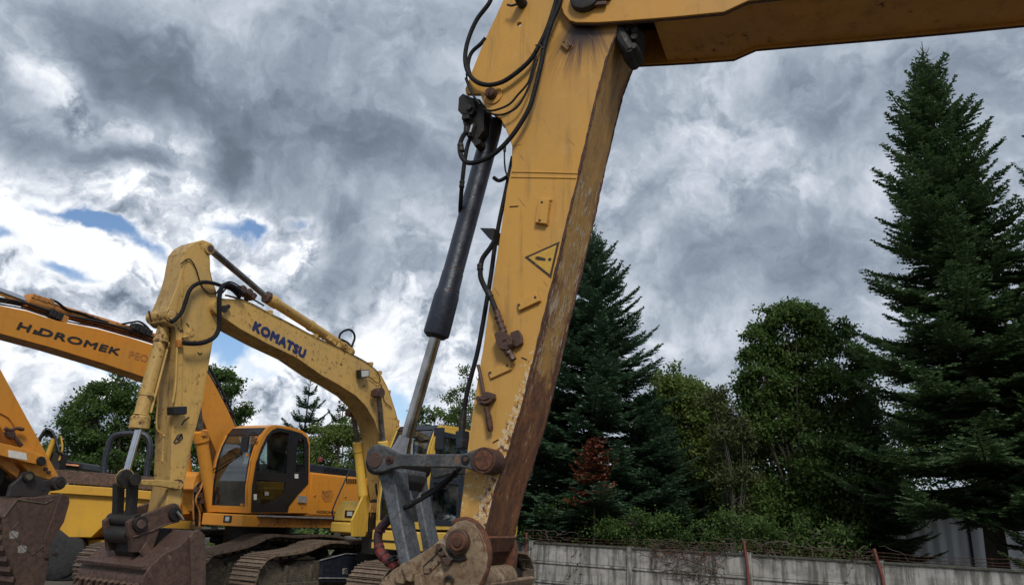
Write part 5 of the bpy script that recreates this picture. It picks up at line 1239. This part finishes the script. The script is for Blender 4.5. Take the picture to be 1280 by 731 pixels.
for k, s0 in enumerate(posts):
    s_ = MB(); s_.box(s0 - .065, s0 + .065, -.085, .07, -.8, ZT + (.015 if k % 2 else .03)); s_.build('post', M['concrete'], wall, .012)
for a_, b_ in zip(posts, posts[1:]):
    for z1 in (ZT, ZT - .5, ZT - 1.0):
        z0 = z1 - .5
        s_ = MB(); s_.box(a_ + .066, b_ - .066, -.018, .03, z0 + .006, z1 - .055)
        pn = s_.build('panel', M['concrete'], wall, .006)
        s_ = MB(); s_.box(a_ + .066, b_ - .066, -.050, .035, z1 - .054, z1 - .004); s_.build('panel_rib', M['concrete_cap'] if z1 == ZT else M['concrete'], pn, .008)
fence = empty('barbed_wire_fence', W0, atan2(WD.y, WD.x)); tag(fence, 'rusty red steel posts with strands of barbed wire rising above the concrete wall', 'fence')
fp = [on_wall(660, 690), on_wall(935, 700), on_wall(1101, 700)]
fp = [fp[0] - (fp[1] - fp[0])] + fp + [fp[2] + 3.2, fp[2] + 6.6]
random.seed(3); tops = []
for k, s0 in enumerate(fp):
    lean = (.0, .02, -.03, -.09, .04, 0)[k]; h = (1.15, 1.13, 1.20, 1.15, 1.2, 1.2)[k]
    s_ = MB(); s_.tube([(s0 + .03, -.125, .0), (s0 + .02, -.125, ZT - .3), (s0 + lean, -.13, h)], .038, 4); s_.build('post', M['redpost'], fence); tops.append((s0 + lean, h))
for z in (-.07, -.14, -.20):
    for a_, b_ in zip(tops, tops[1:]):
        P = []; nn = 36
        for i in range(nn + 1):
            f = i / nn; P.append((a_[0] + (b_[0] - a_[0]) * f, -.14 + random.uniform(-.006, .006), a_[1] + (b_[1] - a_[1]) * f + z - .05 * sin(pi * f) + random.uniform(-.006, .006)))
        s_ = MB(); s_.tube(P, .0055, 4)
        for q in P[2:-2:3]:
            for an in (0.6, 2.2): s_.tube([(q[0] - .02 * cos(an), q[1], q[2] - .025 * sin(an)), (q[0] + .02 * cos(an), q[1], q[2] + .025 * sin(an))], .004, 3)
        s_.build('wire', M['rust_pin'], fence)
# pale shed behind the firs
def shed_mat():
    m, t = new_mat('pale_cladding'); p = objco(t); x, y, z = t.xyz(p)
    s_ = t.noise(t.comb(x * 3, y * 3, z * .5), 1.0, 6, .7); c = t.mix(t.mr(s_, .4, .7), (.88, .89, .90), (.70, .72, .73)); finish(t, c, .6, 0, s_, .3, .01); return m
M['shed'] = shed_mat()
sh = empty('shed', (15.0, 23.0, 0), radians(-20)); tag(sh, 'white corrugated metal shed glimpsed behind the fir trunks beyond the wall', 'shed')
s_ = MB(); x0_, x1_ = -4.2, 9.0; nn = 150; rows = [[], []]
for i in range(nn + 1):
    X = x0_ + (x1_ - x0_) * i / nn; Yo = (0, .035, .035, 0)[i % 4]
    rows[0].append((X, Yo, 0)); rows[1].append((X, Yo, 2.2))
s_.strip(rows); s_.box(x0_, x1_, .06, 5, 0, 2.2); wl = s_.build('wall', M['shed'], sh)
s_ = MB(); s_.prism([(x0_ - .2, 2.2), (x1_ + .2, 2.2), (x1_ + .2, 2.3), (x0_ - .2, 2.3)], -.2, 5.2); s_.build('roof', M['grey_rail'], sh, .02)
for k in range(5): s_ = MB(); s_.box(x0_ + .6 + 2.6 * k, x0_ + .68 + 2.6 * k, -.03, .0, 0, 2.18); s_.build('downpipe', M['navy'], sh)

# ================================================================== 6. vegetation
def leaf_mat(name, a, b, c3, trans=.3, sc=1.2, rough=.6):
    m, t = new_mat(name); p = objco(t)
    n1 = t.noise(p, sc, 3, .6); n2 = t.noise(p, 14, 2, .5)
    geo = t.node('ShaderNodeNewGeometry')
    c = t.mix(t.mr(n1, .38, .62), a, b); c = t.mix(t.mr(n2, .5, .72), c, c3)
    ri = S(t, geo.outputs['Random Per Island']); c = t.mix(ri * .35, c, (a[0] * .45, a[1] * .45, a[2] * .45))
    d = t.node('ShaderNodeBsdfPrincipled'); t.put(d.inputs['Base Color'], c); d.inputs['Roughness'].default_value = rough; d.inputs['Specular IOR Level'].default_value = .25
    tl = t.node('ShaderNodeBsdfTranslucent'); t.put(tl.inputs[0], c)
    mx = t.node('ShaderNodeMixShader'); mx.inputs[0].default_value = trans
    t.l.new(d.outputs[0], mx.inputs[1]); t.l.new(tl.outputs[0], mx.inputs[2])
    o = t.node('ShaderNodeOutputMaterial'); t.l.new(mx.outputs[0], o.inputs[0]); return m
M['fir'] = leaf_mat('fir_needles', (.064, .115, .046), (.088, .150, .058), (.135, .205, .085), .34, .8)
M['fir2'] = leaf_mat('bluish_fir_needles', (.056, .112, .062), (.078, .142, .074), (.12, .19, .10), .34, .8)
M['deadfir'] = leaf_mat('dead_brown_needles', (.16, .045, .022), (.20, .07, .035), (.10, .035, .02), .1, 2)
M['leaf'] = leaf_mat('dark_green_leaves', (.080, .145, .038), (.110, .180, .048), (.15, .22, .065), .5)
M['leaf_light'] = leaf_mat('yellowish_green_leaves', (.13, .20, .05), (.165, .225, .055), (.20, .25, .075), .5)
M['leaf_birch'] = leaf_mat('pale_birch_leaves', (.075, .10, .035), (.10, .12, .045), (.12, .14, .06), .35)
M['leaf_bright'] = leaf_mat('fresh_shrub_leaves', (.050, .10, .030), (.06, .12, .03), (.085, .15, .05), .35)
M['bark'] = rusty('bark', (.055, .042, .032), (.085, .068, .052), (.03, .024, .02), 5, .95, 0, .1, (.15, .13, .11), (1, 1, .3))
M['birchbark'] = rusty('pale_bark', (.09, .085, .075), (.06, .055, .05), (.04, .035, .03), 5, .9, 0, .1, (.25, .24, .22))
M['twig'] = simple('dry_twigs', (.06, .045, .035), .9, 0, .3)

def quads_mesh(name, V, mat, smooth=False):
    """V: (n, 4, 3) array of quads"""
    n = len(V); me = bpy.data.meshes.new(name)
    me.vertices.add(n * 4); me.vertices.foreach_set('co', V.astype(np.float32).ravel())
    me.loops.add(n * 4); me.loops.foreach_set('vertex_index', np.arange(n * 4, dtype=np.int32))
    me.polygons.add(n); me.polygons.foreach_set('loop_start', np.arange(0, n * 4, 4, dtype=np.int32)); me.polygons.foreach_set('loop_total', np.full(n, 4, dtype=np.int32))
    me.update(calc_edges=True); me.materials.append(mat); return me
def unit(v): return v / np.maximum(np.linalg.norm(v, axis=-1, keepdims=True), 1e-9)
def kites(P0, P1, w, r, up=None):
    d = P1 - P0; u = r.normal(size=d.shape) * .5
    u[:, 2] += 1.0
    side = unit(np.cross(d, u)); m_ = P0 + d * .42
    w = np.broadcast_to(np.asarray(w), (len(d),))[:, None]
    return np.stack([P0, m_ + side * w / 2, P1, m_ - side * w / 2], 1)
def conifer(h, rad, seed, z0=.6, power=.8, whorl=.34, density=1.0, droop=.1, spray=.055, tops=True, gap=0.0):
    """needle-covered sprays on real boughs; returns foliage quads and the wood"""
    r = np.random.default_rng(seed); F = []; wood = MB()
    z = z0; lv = 0
    while z < h - (1.1 if tops else .25):
        t = (z - z0) / (h - z0)
        L0 = rad * (1 - t) ** power + .10
        nb = int(r.integers(5, 8)) if t < .85 else 5
        a0 = r.uniform(0, 2 * pi)
        for k in range(nb):
            if r.random() < gap: continue
            az = a0 + 2 * pi * k / nb + r.uniform(-.35, .35); L = L0 * r.uniform(.62, 1.05) * (1.25 if r.random() < .18 else 1.0)
            e0 = (-.10 + .95 * t ** 1.6) + r.uniform(-.12, .12)
            hd = np.array([cos(az), sin(az), 0.0]); sd = np.array([-sin(az), cos(az), 0.0]); upv = np.array([0, 0, 1.0])
            n = max(6, int(L / .085)); s = np.linspace(0, 1, n)
            bend = r.uniform(-.12, .12) * L
            P = hd * (L * cos(e0) * s)[:, None] + upv * (z + r.uniform(-.08, .08) + L * (sin(e0) * s - droop * np.sin(pi * s * .9) + .16 * s ** 3))[:, None] + sd * (bend * s ** 2)[:, None]
            T = unit(np.gradient(P, axis=0))
            if L > .25:
                step = max(1, n // 5); pts = [Vector(q) for q in P[::step]]
                rr = [max(.006, (.014 + .012 * L) * (1 - i / len(pts))) for i in range(len(pts))]
                wood.tube(pts, rr, 4, 0, False)
            # main axis sprays
            F.append(kites(P[:-1], P[1:] + (P[1:] - P[:-1]) * .6, spray * 1.2, r))
            idx = np.arange(max(1, int(n * .14)), n)
            for sg in (-1, 1):
                B = P[idx]; TT = T[idx]; ss = s[idx]
                tl = (.10 + .42 * L * (1 - ss) ** .8 * np.minimum(1, ss * 4 + .2)) * r.uniform(.7, 1.2, len(idx)) * density ** .3
                ang = r.uniform(.7, 1.0, len(idx))
                D = unit(TT * np.cos(ang)[:, None] + sg * sd * np.sin(ang)[:, None] + upv * r.uniform(-.18, .12, len(idx))[:, None])
                E = B + D * tl[:, None]
                F.append(kites(B, E, spray, r))
                # sub-twigs
                m_ = int(max(1, np.ceil(tl.max() / .085)))
                for q in range(m_):
                    f = (q + .6) * .085 / tl; ok = f < .97
                    if not ok.any(): break
                    C = B[ok] + D[ok] * (f[ok] * tl[ok])[:, None]
                    for s2 in (-1, 1):
                        sl = (.06 + .38 * (1 - f[ok]) * tl[ok]) * r.uniform(.7, 1.3, ok.sum())
                        D2 = unit(D[ok] * .75 + s2 * unit(np.cross(D[ok], upv)) * .7 + upv * r.uniform(-.3, .2, ok.sum())[:, None])
                        F.append(kites(C, C + D2 * sl[:, None], spray * .9, r))
        z += whorl * (1.15 - .40 * t) * r.uniform(.7, 1.3); lv += 1
    # leader with its last whorls
    top = np.array([[0, 0, h - .9]]); F.append(kites(top, np.array([[0, 0, h - .25]]), .05, r))
    for zz, ll in () if not tops else ((h - 1.15, .50), (h - .85, .42), (h - .6, .34), (h - .38, .18)):
        for k in range(5):
            a_ = k * 1.26 + zz; b_ = np.array([[0, 0, zz]]); F.append(kites(b_, b_ + np.array([[cos(a_) * ll, sin(a_) * ll, ll * .75]]), .045, r))
    tk = MB(); tk.tube([(0, 0, -.3), (0, 0, .2), (.02, .01, h * .35), (-.02, .02, h * .7), (0, 0, h)], [.022 * h, .017 * h, .011 * h, .006 * h, .008], 10, 3)
    return np.concatenate(F), wood, tk
def make_fir(name, x, y, h, rad, seed, label, mat='fir', group=None, cat='fir tree', **kw):
    F, wd, tk = conifer(h, rad, seed, **kw)
    e = empty(name, (x, y, 0), 0); tag(e, label, cat, group)
    o = bpy.data.objects.new('crown', quads_mesh('crown', F, M[mat])); COL.objects.link(o); o.parent = e
    wd.build('branches', M['bark'], e); tk.build('trunk', M['bark'], e)
    return e, len(F)
def fir_copy(src, x, y, rz, s, sz, label):
    c = copy_tree(src); c.location = (x, y, 0); c.rotation_euler = (0, 0, rz); c.scale = (s, s, sz); c['label'] = label; return c
cnt = 0
def topat(px, py, Y): p = at_y(px, py, Y); return p.x, p.y, p.z
G = 'conifers beyond the wall'
x, y, z = topat(1152, 52, 18.6); f_big, c_ = make_fir('fir_tree', x, y, z, 3.5, 101, 'tallest fir, standing free against the grey sky right of the picture, with a bare leader', 'fir', G, power=.78, z0=2.3, density=1.1, spray=.068, whorl=.29, droop=.08); cnt += c_
x, y, z = topat(741, 272, 25.0); f_mid, c_ = make_fir('fir_tree', x, y, z, 4.3, 202, 'tall fir directly behind the warning triangle edge of the near stick', 'fir2', G, power=.85, z0=.9, density=1.1, spray=.066, whorl=.30, droop=.06); cnt += c_
x, y, z = topat(1312, 92, 17.8); fir_copy(f_big, x, y, 2.1, z / f_big.children[0].dimensions.z if False else z / topat(1152, 52, 18.6)[2], z / topat(1152, 52, 18.6)[2], 'fir at the right edge of the picture whose trunk stands outside it')
x, y, z = topat(812, 478, 24.6); s_ = z / topat(741, 272, 25.0)[2]; fir_copy(f_mid, x, y, 1.0, s_ * 1.25, s_, 'low bushy fir right of the tall one behind the near stick')
x, y, z = topat(690, 470, 26.0); s_ = z / topat(741, 272, 25.0)[2]; fir_copy(f_mid, x, y, 3.4, s_ * 1.15, s_, 'fir half hidden by the rusty front of the near stick')
x, y, z = topat(1300, 400, 16.6); s_ = z / topat(1152, 52, 18.6)[2]; fir_copy(f_big, x, y, 4.4, s_ * 1.1, s_, 'shorter fir in front of the tallest one at the right, nearest to the wall')
x, y, z = topat(1080, 480, 22.5); s_ = z / topat(1152, 52, 18.6)[2]; fir_copy(f_big, x, y, .7, s_ * 1.2, s_, 'short fir between the round leafy tree and the tallest fir')
x, y, z = topat(743, 546, 21.3); df, c_ = make_fir('dead_fir', x, y, z, .62, 303, 'small dead fir with rust brown needles in front of the dark firs', 'deadfir', None, power=.45, z0=2.1, whorl=.16, spray=.075, gap=.1, tops=False); cnt += c_
# far spruces seen through the machines
x, y, z = topat(389, 470, 44.0); f_far, c_ = make_fir('spruce_tree', x, y, z, 2.9, 404, 'thin dark spruce with tiered open branches seen under the cream-yellow boom', 'fir2', 'far spruces', cat='spruce', power=.75, z0=1.0, whorl=.75, spray=.11, gap=.25, droop=.14); cnt += c_
x, y, z = topat(431, 492, 46.0); s_ = z / topat(389, 470, 44.0)[2]; fir_copy(f_far, x, y, 2.0, s_ * 1.1, s_, 'second far spruce, partly behind the cream-yellow boom near its rod')
x, y, z = topat(-60, 470, 50.0); fir_copy(f_far, x, y, 2.0, 1, 1, 'far spruce left of the picture')

def leafy(name, Y, base_px, lobes, mat, label, leaf=.11, dens=1.0, seed=1, cat='tree', group=None, bark='bark', depth=.8, sparse=1.0, trunk=.16):
    r = np.random.default_rng(seed); F = []; limb = MB()
    b0 = at_y(base_px, 690, Y); base = Vector((b0.x, Y, 0))
    e = empty(name, base, 0); tag(e, label, cat, group)
    C = []
    for (px, py, rp) in lobes:
        p = at_y(px, py, Y); dist = (p - Vector((0, 0, EYE))).length; rr = rp * dist / FPX * 1.0
        c = Vector((p.x - base.x, r.uniform(-.5, .5) * rr * depth * 2, p.z)); C.append((c, rr))
    ztop = max(c.z for c, _ in C); fork = Vector((0, 0, max(.8, min(c.z for c, _ in C) * .45)))
    for c, rr in C:
        a_ = fork * r.uniform(.7, 1.15)
        mid = a_.lerp(c, .5) + Vector((r.uniform(-.2, .2), r.uniform(-.2, .2), .25 * rr))
        limb.tube([a_, mid, c], [trunk * .4, trunk * .2, .012], 6, 3, False)
        nc = max(5, int(16 * rr ** 1.5 * dens))
        th = r.uniform(0, 2 * pi, nc); cz = r.uniform(-1, 1, nc); q = np.sqrt(1 - cz ** 2); rad_ = r.uniform(.3, 1.0, nc) ** .6 * rr * np.where(r.random(nc) < .30, r.uniform(1.0, 1.45, nc), 1.0)
        cc = np.stack([q * np.cos(th), q * np.sin(th) * depth, cz], 1) * rad_[:, None] + np.array(c)
        for w in range(min(nc, 14)):
            limb.tube([c, c.lerp(Vector(cc[w]), .5) + Vector((0, 0, .06)), Vector(cc[w])], [.03, .018, .006], 4, 0, False)
        nl = int(150 * sparse * min(1.6, .6 + rr * .4)); sg = (.11 + .10 * min(rr, 2.2)) * (0.9 if sparse > .7 else .8)
        Lc = np.repeat(cc, nl, 0); off = r.normal(size=Lc.shape) * sg * np.array([1, 1, .62]); P = Lc + off
        d = unit(r.normal(size=P.shape) + np.array([0, 0, -.35]) + unit(off) * .6) * (leaf * r.uniform(.65, 1.3, len(P)))[:, None]
        F.append(kites(P, P + d, leaf * .62, r))
    F = np.concatenate(F)
    o = bpy.data.objects.new('crown', quads_mesh('crown', F, M[mat])); COL.objects.link(o); o.parent = e
    limb.tube([(0, 0, -.2), (0, 0, .1), (r.uniform(-.1, .1), 0, fork.z), (r.uniform(-.2, .2), 0, ztop * .6), (r.uniform(-.4, .4), 0, ztop * .85)], [trunk * 1.25, trunk, trunk * .7, trunk * .2, .015], 10, 3)
    limb.build('trunk', M[bark], e)
    return len(F)
L1 = [(975, 388, 8), (1008, 384, 9), (940, 416, 8), (934, 448, 8), (1052, 415, 9), (930, 482, 9), (1075, 450, 14), (990, 398, 20), (965, 402, 14), (1015, 402, 18), (950, 432, 13), (1030, 425, 24), (985, 435, 30), (950, 478, 24), (1045, 470, 30), (1000, 480, 38), (940, 500, 14), (960, 530, 34), (1020, 540, 44), (1070, 530, 36), (975, 590, 42), (1045, 600, 50), (1000, 645, 44), (950, 640, 30), (1090, 620, 40), (1030, 668, 34), (962, 672, 24)]
cnt += leafy('leafy_tree', 23.5, 1010, L1, 'leaf', 'round-topped dark leafy tree standing against the sky left of the tallest fir', .13, 2.6, 11, group='leafy trees beyond the wall')
L2 = [(830, 482, 18), (858, 480, 16), (845, 500, 26), (880, 505, 18), (815, 520, 24), (870, 540, 34), (840, 570, 36), (885, 590, 36), (860, 630, 40), (905, 640, 30), (830, 650, 30), (880, 665, 26)]
cnt += leafy('leafy_tree', 27.0, 860, L2, 'leaf_light', 'yellow-green leafy tree with a bumpy top behind the low bushy fir', .14, 2.6, 12, group='leafy trees beyond the wall')
L3 = [(893, 500, 10), (905, 492, 8), (915, 515, 13), (902, 540, 15), (925, 530, 10), (915, 570, 18), (935, 590, 14), (900, 600, 14), (922, 625, 18), (938, 550, 10)]
cnt += leafy('birch_tree', 22.5, 917, L3, 'leaf_birch', 'slender birch with thin airy foliage and pale stem left of the round-topped tree', .10, 3.0, 13, bark='birchbark', sparse=.6, trunk=.07, group='leafy trees beyond the wall')
L2b = [(835, 540, 22), (860, 510, 20), (895, 530, 20), (925, 560, 22), (870, 600, 30), (915, 620, 28), (840, 620, 26), (945, 620, 22), (800, 560, 24), (790, 610, 26), (900, 660, 26), (850, 660, 24), (950, 665, 20)]
cnt += leafy('leafy_tree', 29.5, 890, L2b, 'leaf_light', 'mid green leafy tree behind the slender birch, lower than its neighbours', .14, 2.0, 42, group='leafy trees beyond the wall')
L4 = [(760, 662, 20), (790, 655, 20), (815, 662, 18), (835, 652, 14), (775, 676, 14), (800, 680, 12), (850, 672, 12)]
cnt += leafy('shrub', 21.0, 800, L4, 'leaf', 'low green shrub leaning over the wall right of the small dead fir', .09, 1.6, 14, 'shrub', trunk=.05)
L4b = [(690, 662, 16), (720, 668, 14), (668, 655, 18), (700, 640, 20)]
cnt += leafy('shrub', 23.0, 695, L4b, 'leaf', 'dark shrub over the wall right beside the foot of the near stick', .09, 1.6, 24, 'shrub', trunk=.05)
L4c = [(880, 668, 16), (910, 655, 22), (945, 668, 18), (985, 670, 16), (1050, 664, 18), (1015, 668, 16)]
cnt += leafy('shrub', 20.3, 960, L4c, 'leaf', 'dark undergrowth shrub behind the middle red post and its barbed wire', .085, 1.6, 25, 'shrub', trunk=.05)
L5 = [(90, 520, 16), (110, 500, 18), (135, 492, 18), (158, 482, 16), (100, 540, 26), (130, 530, 30), (165, 515, 32), (190, 500, 26), (205, 530, 30), (90, 570, 28), (130, 570, 34), (175, 570, 36), (210, 575, 30), (100, 610, 30), (150, 610, 36), (200, 615, 34), (240, 600, 30)]
cnt += leafy('leafy_tree', 31.0, 150, L5, 'leaf', 'broad leafy tree filling the gap under the orange boom on the left', .15, 1.0, 15, group='leafy trees behind the machines')
L6 = [(262, 466, 14), (280, 475, 14), (295, 490, 15), (270, 495, 24), (298, 510, 12), (250, 485, 20), (280, 520, 20), (255, 530, 26), (235, 560, 30), (290, 530, 10), (270, 560, 26)]
cnt += leafy('leafy_tree', 33.0, 265, L6, 'leaf', 'leafy tree whose crown shows between the cream-yellow stick and the black-framed cab', .14, 1.15, 16, group='leafy trees behind the machines')
L7 = [(398, 548, 14), (415, 540, 12), (430, 535, 14), (400, 565, 18), (425, 560, 20), (445, 548, 12), (450, 570, 20), (375, 560, 14), (465, 590, 20), (400, 590, 20), (440, 600, 24)]
cnt += leafy('leafy_tree', 33.0, 420, L7, 'leaf_light', 'light green bushy tree above the black engine hood of the orange machine', .13, 1.2, 17, group='leafy trees behind the machines')
L8 = [(524, 518, 10), (540, 514, 11), (556, 522, 12), (575, 518, 12), (595, 512, 14), (545, 535, 14), (580, 540, 18), (520, 540, 14), (600, 560, 24), (560, 575, 26), (535, 600, 26), (620, 610, 26)]
cnt += leafy('leafy_tree', 34.0, 560, L8, 'leaf_light', 'yellow-green treetops just above the navy cab behind the near linkage', .13, 1.0, 18, group='leafy trees behind the machines')
L9 = [(583, 464, 5), (570, 488, 8), (562, 496, 6), (585, 486, 8), (578, 508, 10), (595, 500, 10), (565, 522, 10), (600, 530, 14), (612, 480, 12), (630, 510, 18)]
cnt += leafy('young_tree', 24.0, 600, L9, 'leaf', 'young tree with loose twigs poking out left of the near stick', .085, .9, 19, sparse=.40, trunk=.05, group=None)
L10 = [(-60, 540, 30), (-20, 560, 34), (20, 575, 26), (45, 590, 26), (-100, 560, 40), (-60, 600, 40), (0, 610, 36)]
cnt += leafy('leafy_tree', 34.0, -30, L10, 'leaf', 'leafy tree behind the left excavator bucket at the picture edge', .15, 1.0, 20, group='leafy trees behind the machines')
L11 = [(1200, 470, 50), (1260, 500, 60), (1330, 470, 60), (1180, 540, 50), (1240, 560, 40), (1310, 580, 60), (1140, 560, 40)]
cnt += leafy('leafy_tree', 30.0, 1250, L11, 'leaf', 'dark leafy tree filling the gaps behind the two tall firs on the right', .16, .8, 21, group='leafy trees beyond the wall')

# weeds and hedge far behind the machines, and undergrowth: nobody could count them
def scrub(name, label, x0, x1, yf, zmax, n, mat, leaf, seed, thick=2.0):
    r = np.random.default_rng(seed); X = r.uniform(x0, x1, n)
    hgt = zmax * (.50 + .28 * np.sin(X * .9) + .2 * np.sin(X * 2.6 + 1) + .18 * np.sin(X * 6.1)); Z = np.abs(r.normal(0, .5, n)).clip(0, 1) * hgt
    Y = yf(X) + r.uniform(0, thick, n); P = np.stack([X, Y, Z], 1)
    d = unit(r.normal(size=P.shape) + np.array([0, 0, .4])) * (leaf * r.uniform(.6, 1.4, n))[:, None]
    o = bpy.data.objects.new(name, quads_mesh(name, kites(P, P + d, leaf * .55, r), M[mat])); COL.objects.link(o)
    tag(o, label, None, None, 'stuff'); return n
cnt += scrub('weeds', 'green weeds and brambles on the ground far behind the machines', -16, -4.6, lambda X: 18.5 + 0 * X, .9, 16000, 'leaf_light', .14, 31, 3.0)
cnt += scrub('undergrowth', 'dark undergrowth along the far side of the wall', 0.0, 8.3, lambda X: 23.0 - .753 * X + .5 * np.sin(X * 2.3), 1.7, 11000, 'leaf', .11, 32, 3.6)
cnt += scrub('distant_woods', 'far dark belt of trees along the horizon', -75, 95, lambda X: 62 + 3 * np.sin(X * .2), 5.5, 60000, 'leaf', .45, 33, 8.0)
# dry vines over the wall
random.seed(9); vn = empty('dry_vine', W0, atan2(WD.y, WD.x)); tag(vn, 'leafless brown vine tangled in the barbed wire and hanging over the wall', 'vine')
def vine_bit(sa, sb, z0, z1, n, y0=-.16, y1=.15, nm='stem'):
    s_ = MB()
    for k in range(n):
        s0 = random.uniform(sa, sb); P = [Vector((s0, random.uniform(y0, y1), random.uniform(z0, z1)))]; an = random.uniform(0, 6.28)
        for q in range(7):
            an += random.uniform(-.9, .9); P.append(P[-1] + Vector((cos(an) * .11, random.uniform(-.03, .03), sin(an) * .07))); P[-1].z = min(max(P[-1].z, z0 - .1), z1 + .05)
        s_.tube(P, random.uniform(.004, .010), 4, 3, False)
    o = s_.build(nm, M['twig'], vn); o['kind'] = 'stuff'; return o
vine_bit(on_wall(905), on_wall(985), ZT, ZT + .26, 26); vine_bit(on_wall(1045), on_wall(1100), ZT, ZT + .30, 12)
vine_bit(on_wall(815), on_wall(905), ZT - .6, ZT + .02, 60, -.12, -.07); vine_bit(on_wall(780), on_wall(900), ZT, ZT + .15, 24); vine_bit(on_wall(665), on_wall(700), ZT, ZT + .25, 14)
r = np.random.default_rng(77); sa, sb = on_wall(815), on_wall(900); nn = 260
P = np.stack([r.uniform(sa, sb, nn), r.uniform(-.16, -.09, nn), ZT - np.abs(r.normal(0, .22, nn))], 1); d = unit(r.normal(size=P.shape)) * .05
o = bpy.data.objects.new('dead_leaves', quads_mesh('dead_leaves', kites(P, P + d, .035, r), M['deadfir'])); COL.objects.link(o); o.parent = vn; o['kind'] = 'stuff'
print('foliage quads', cnt)
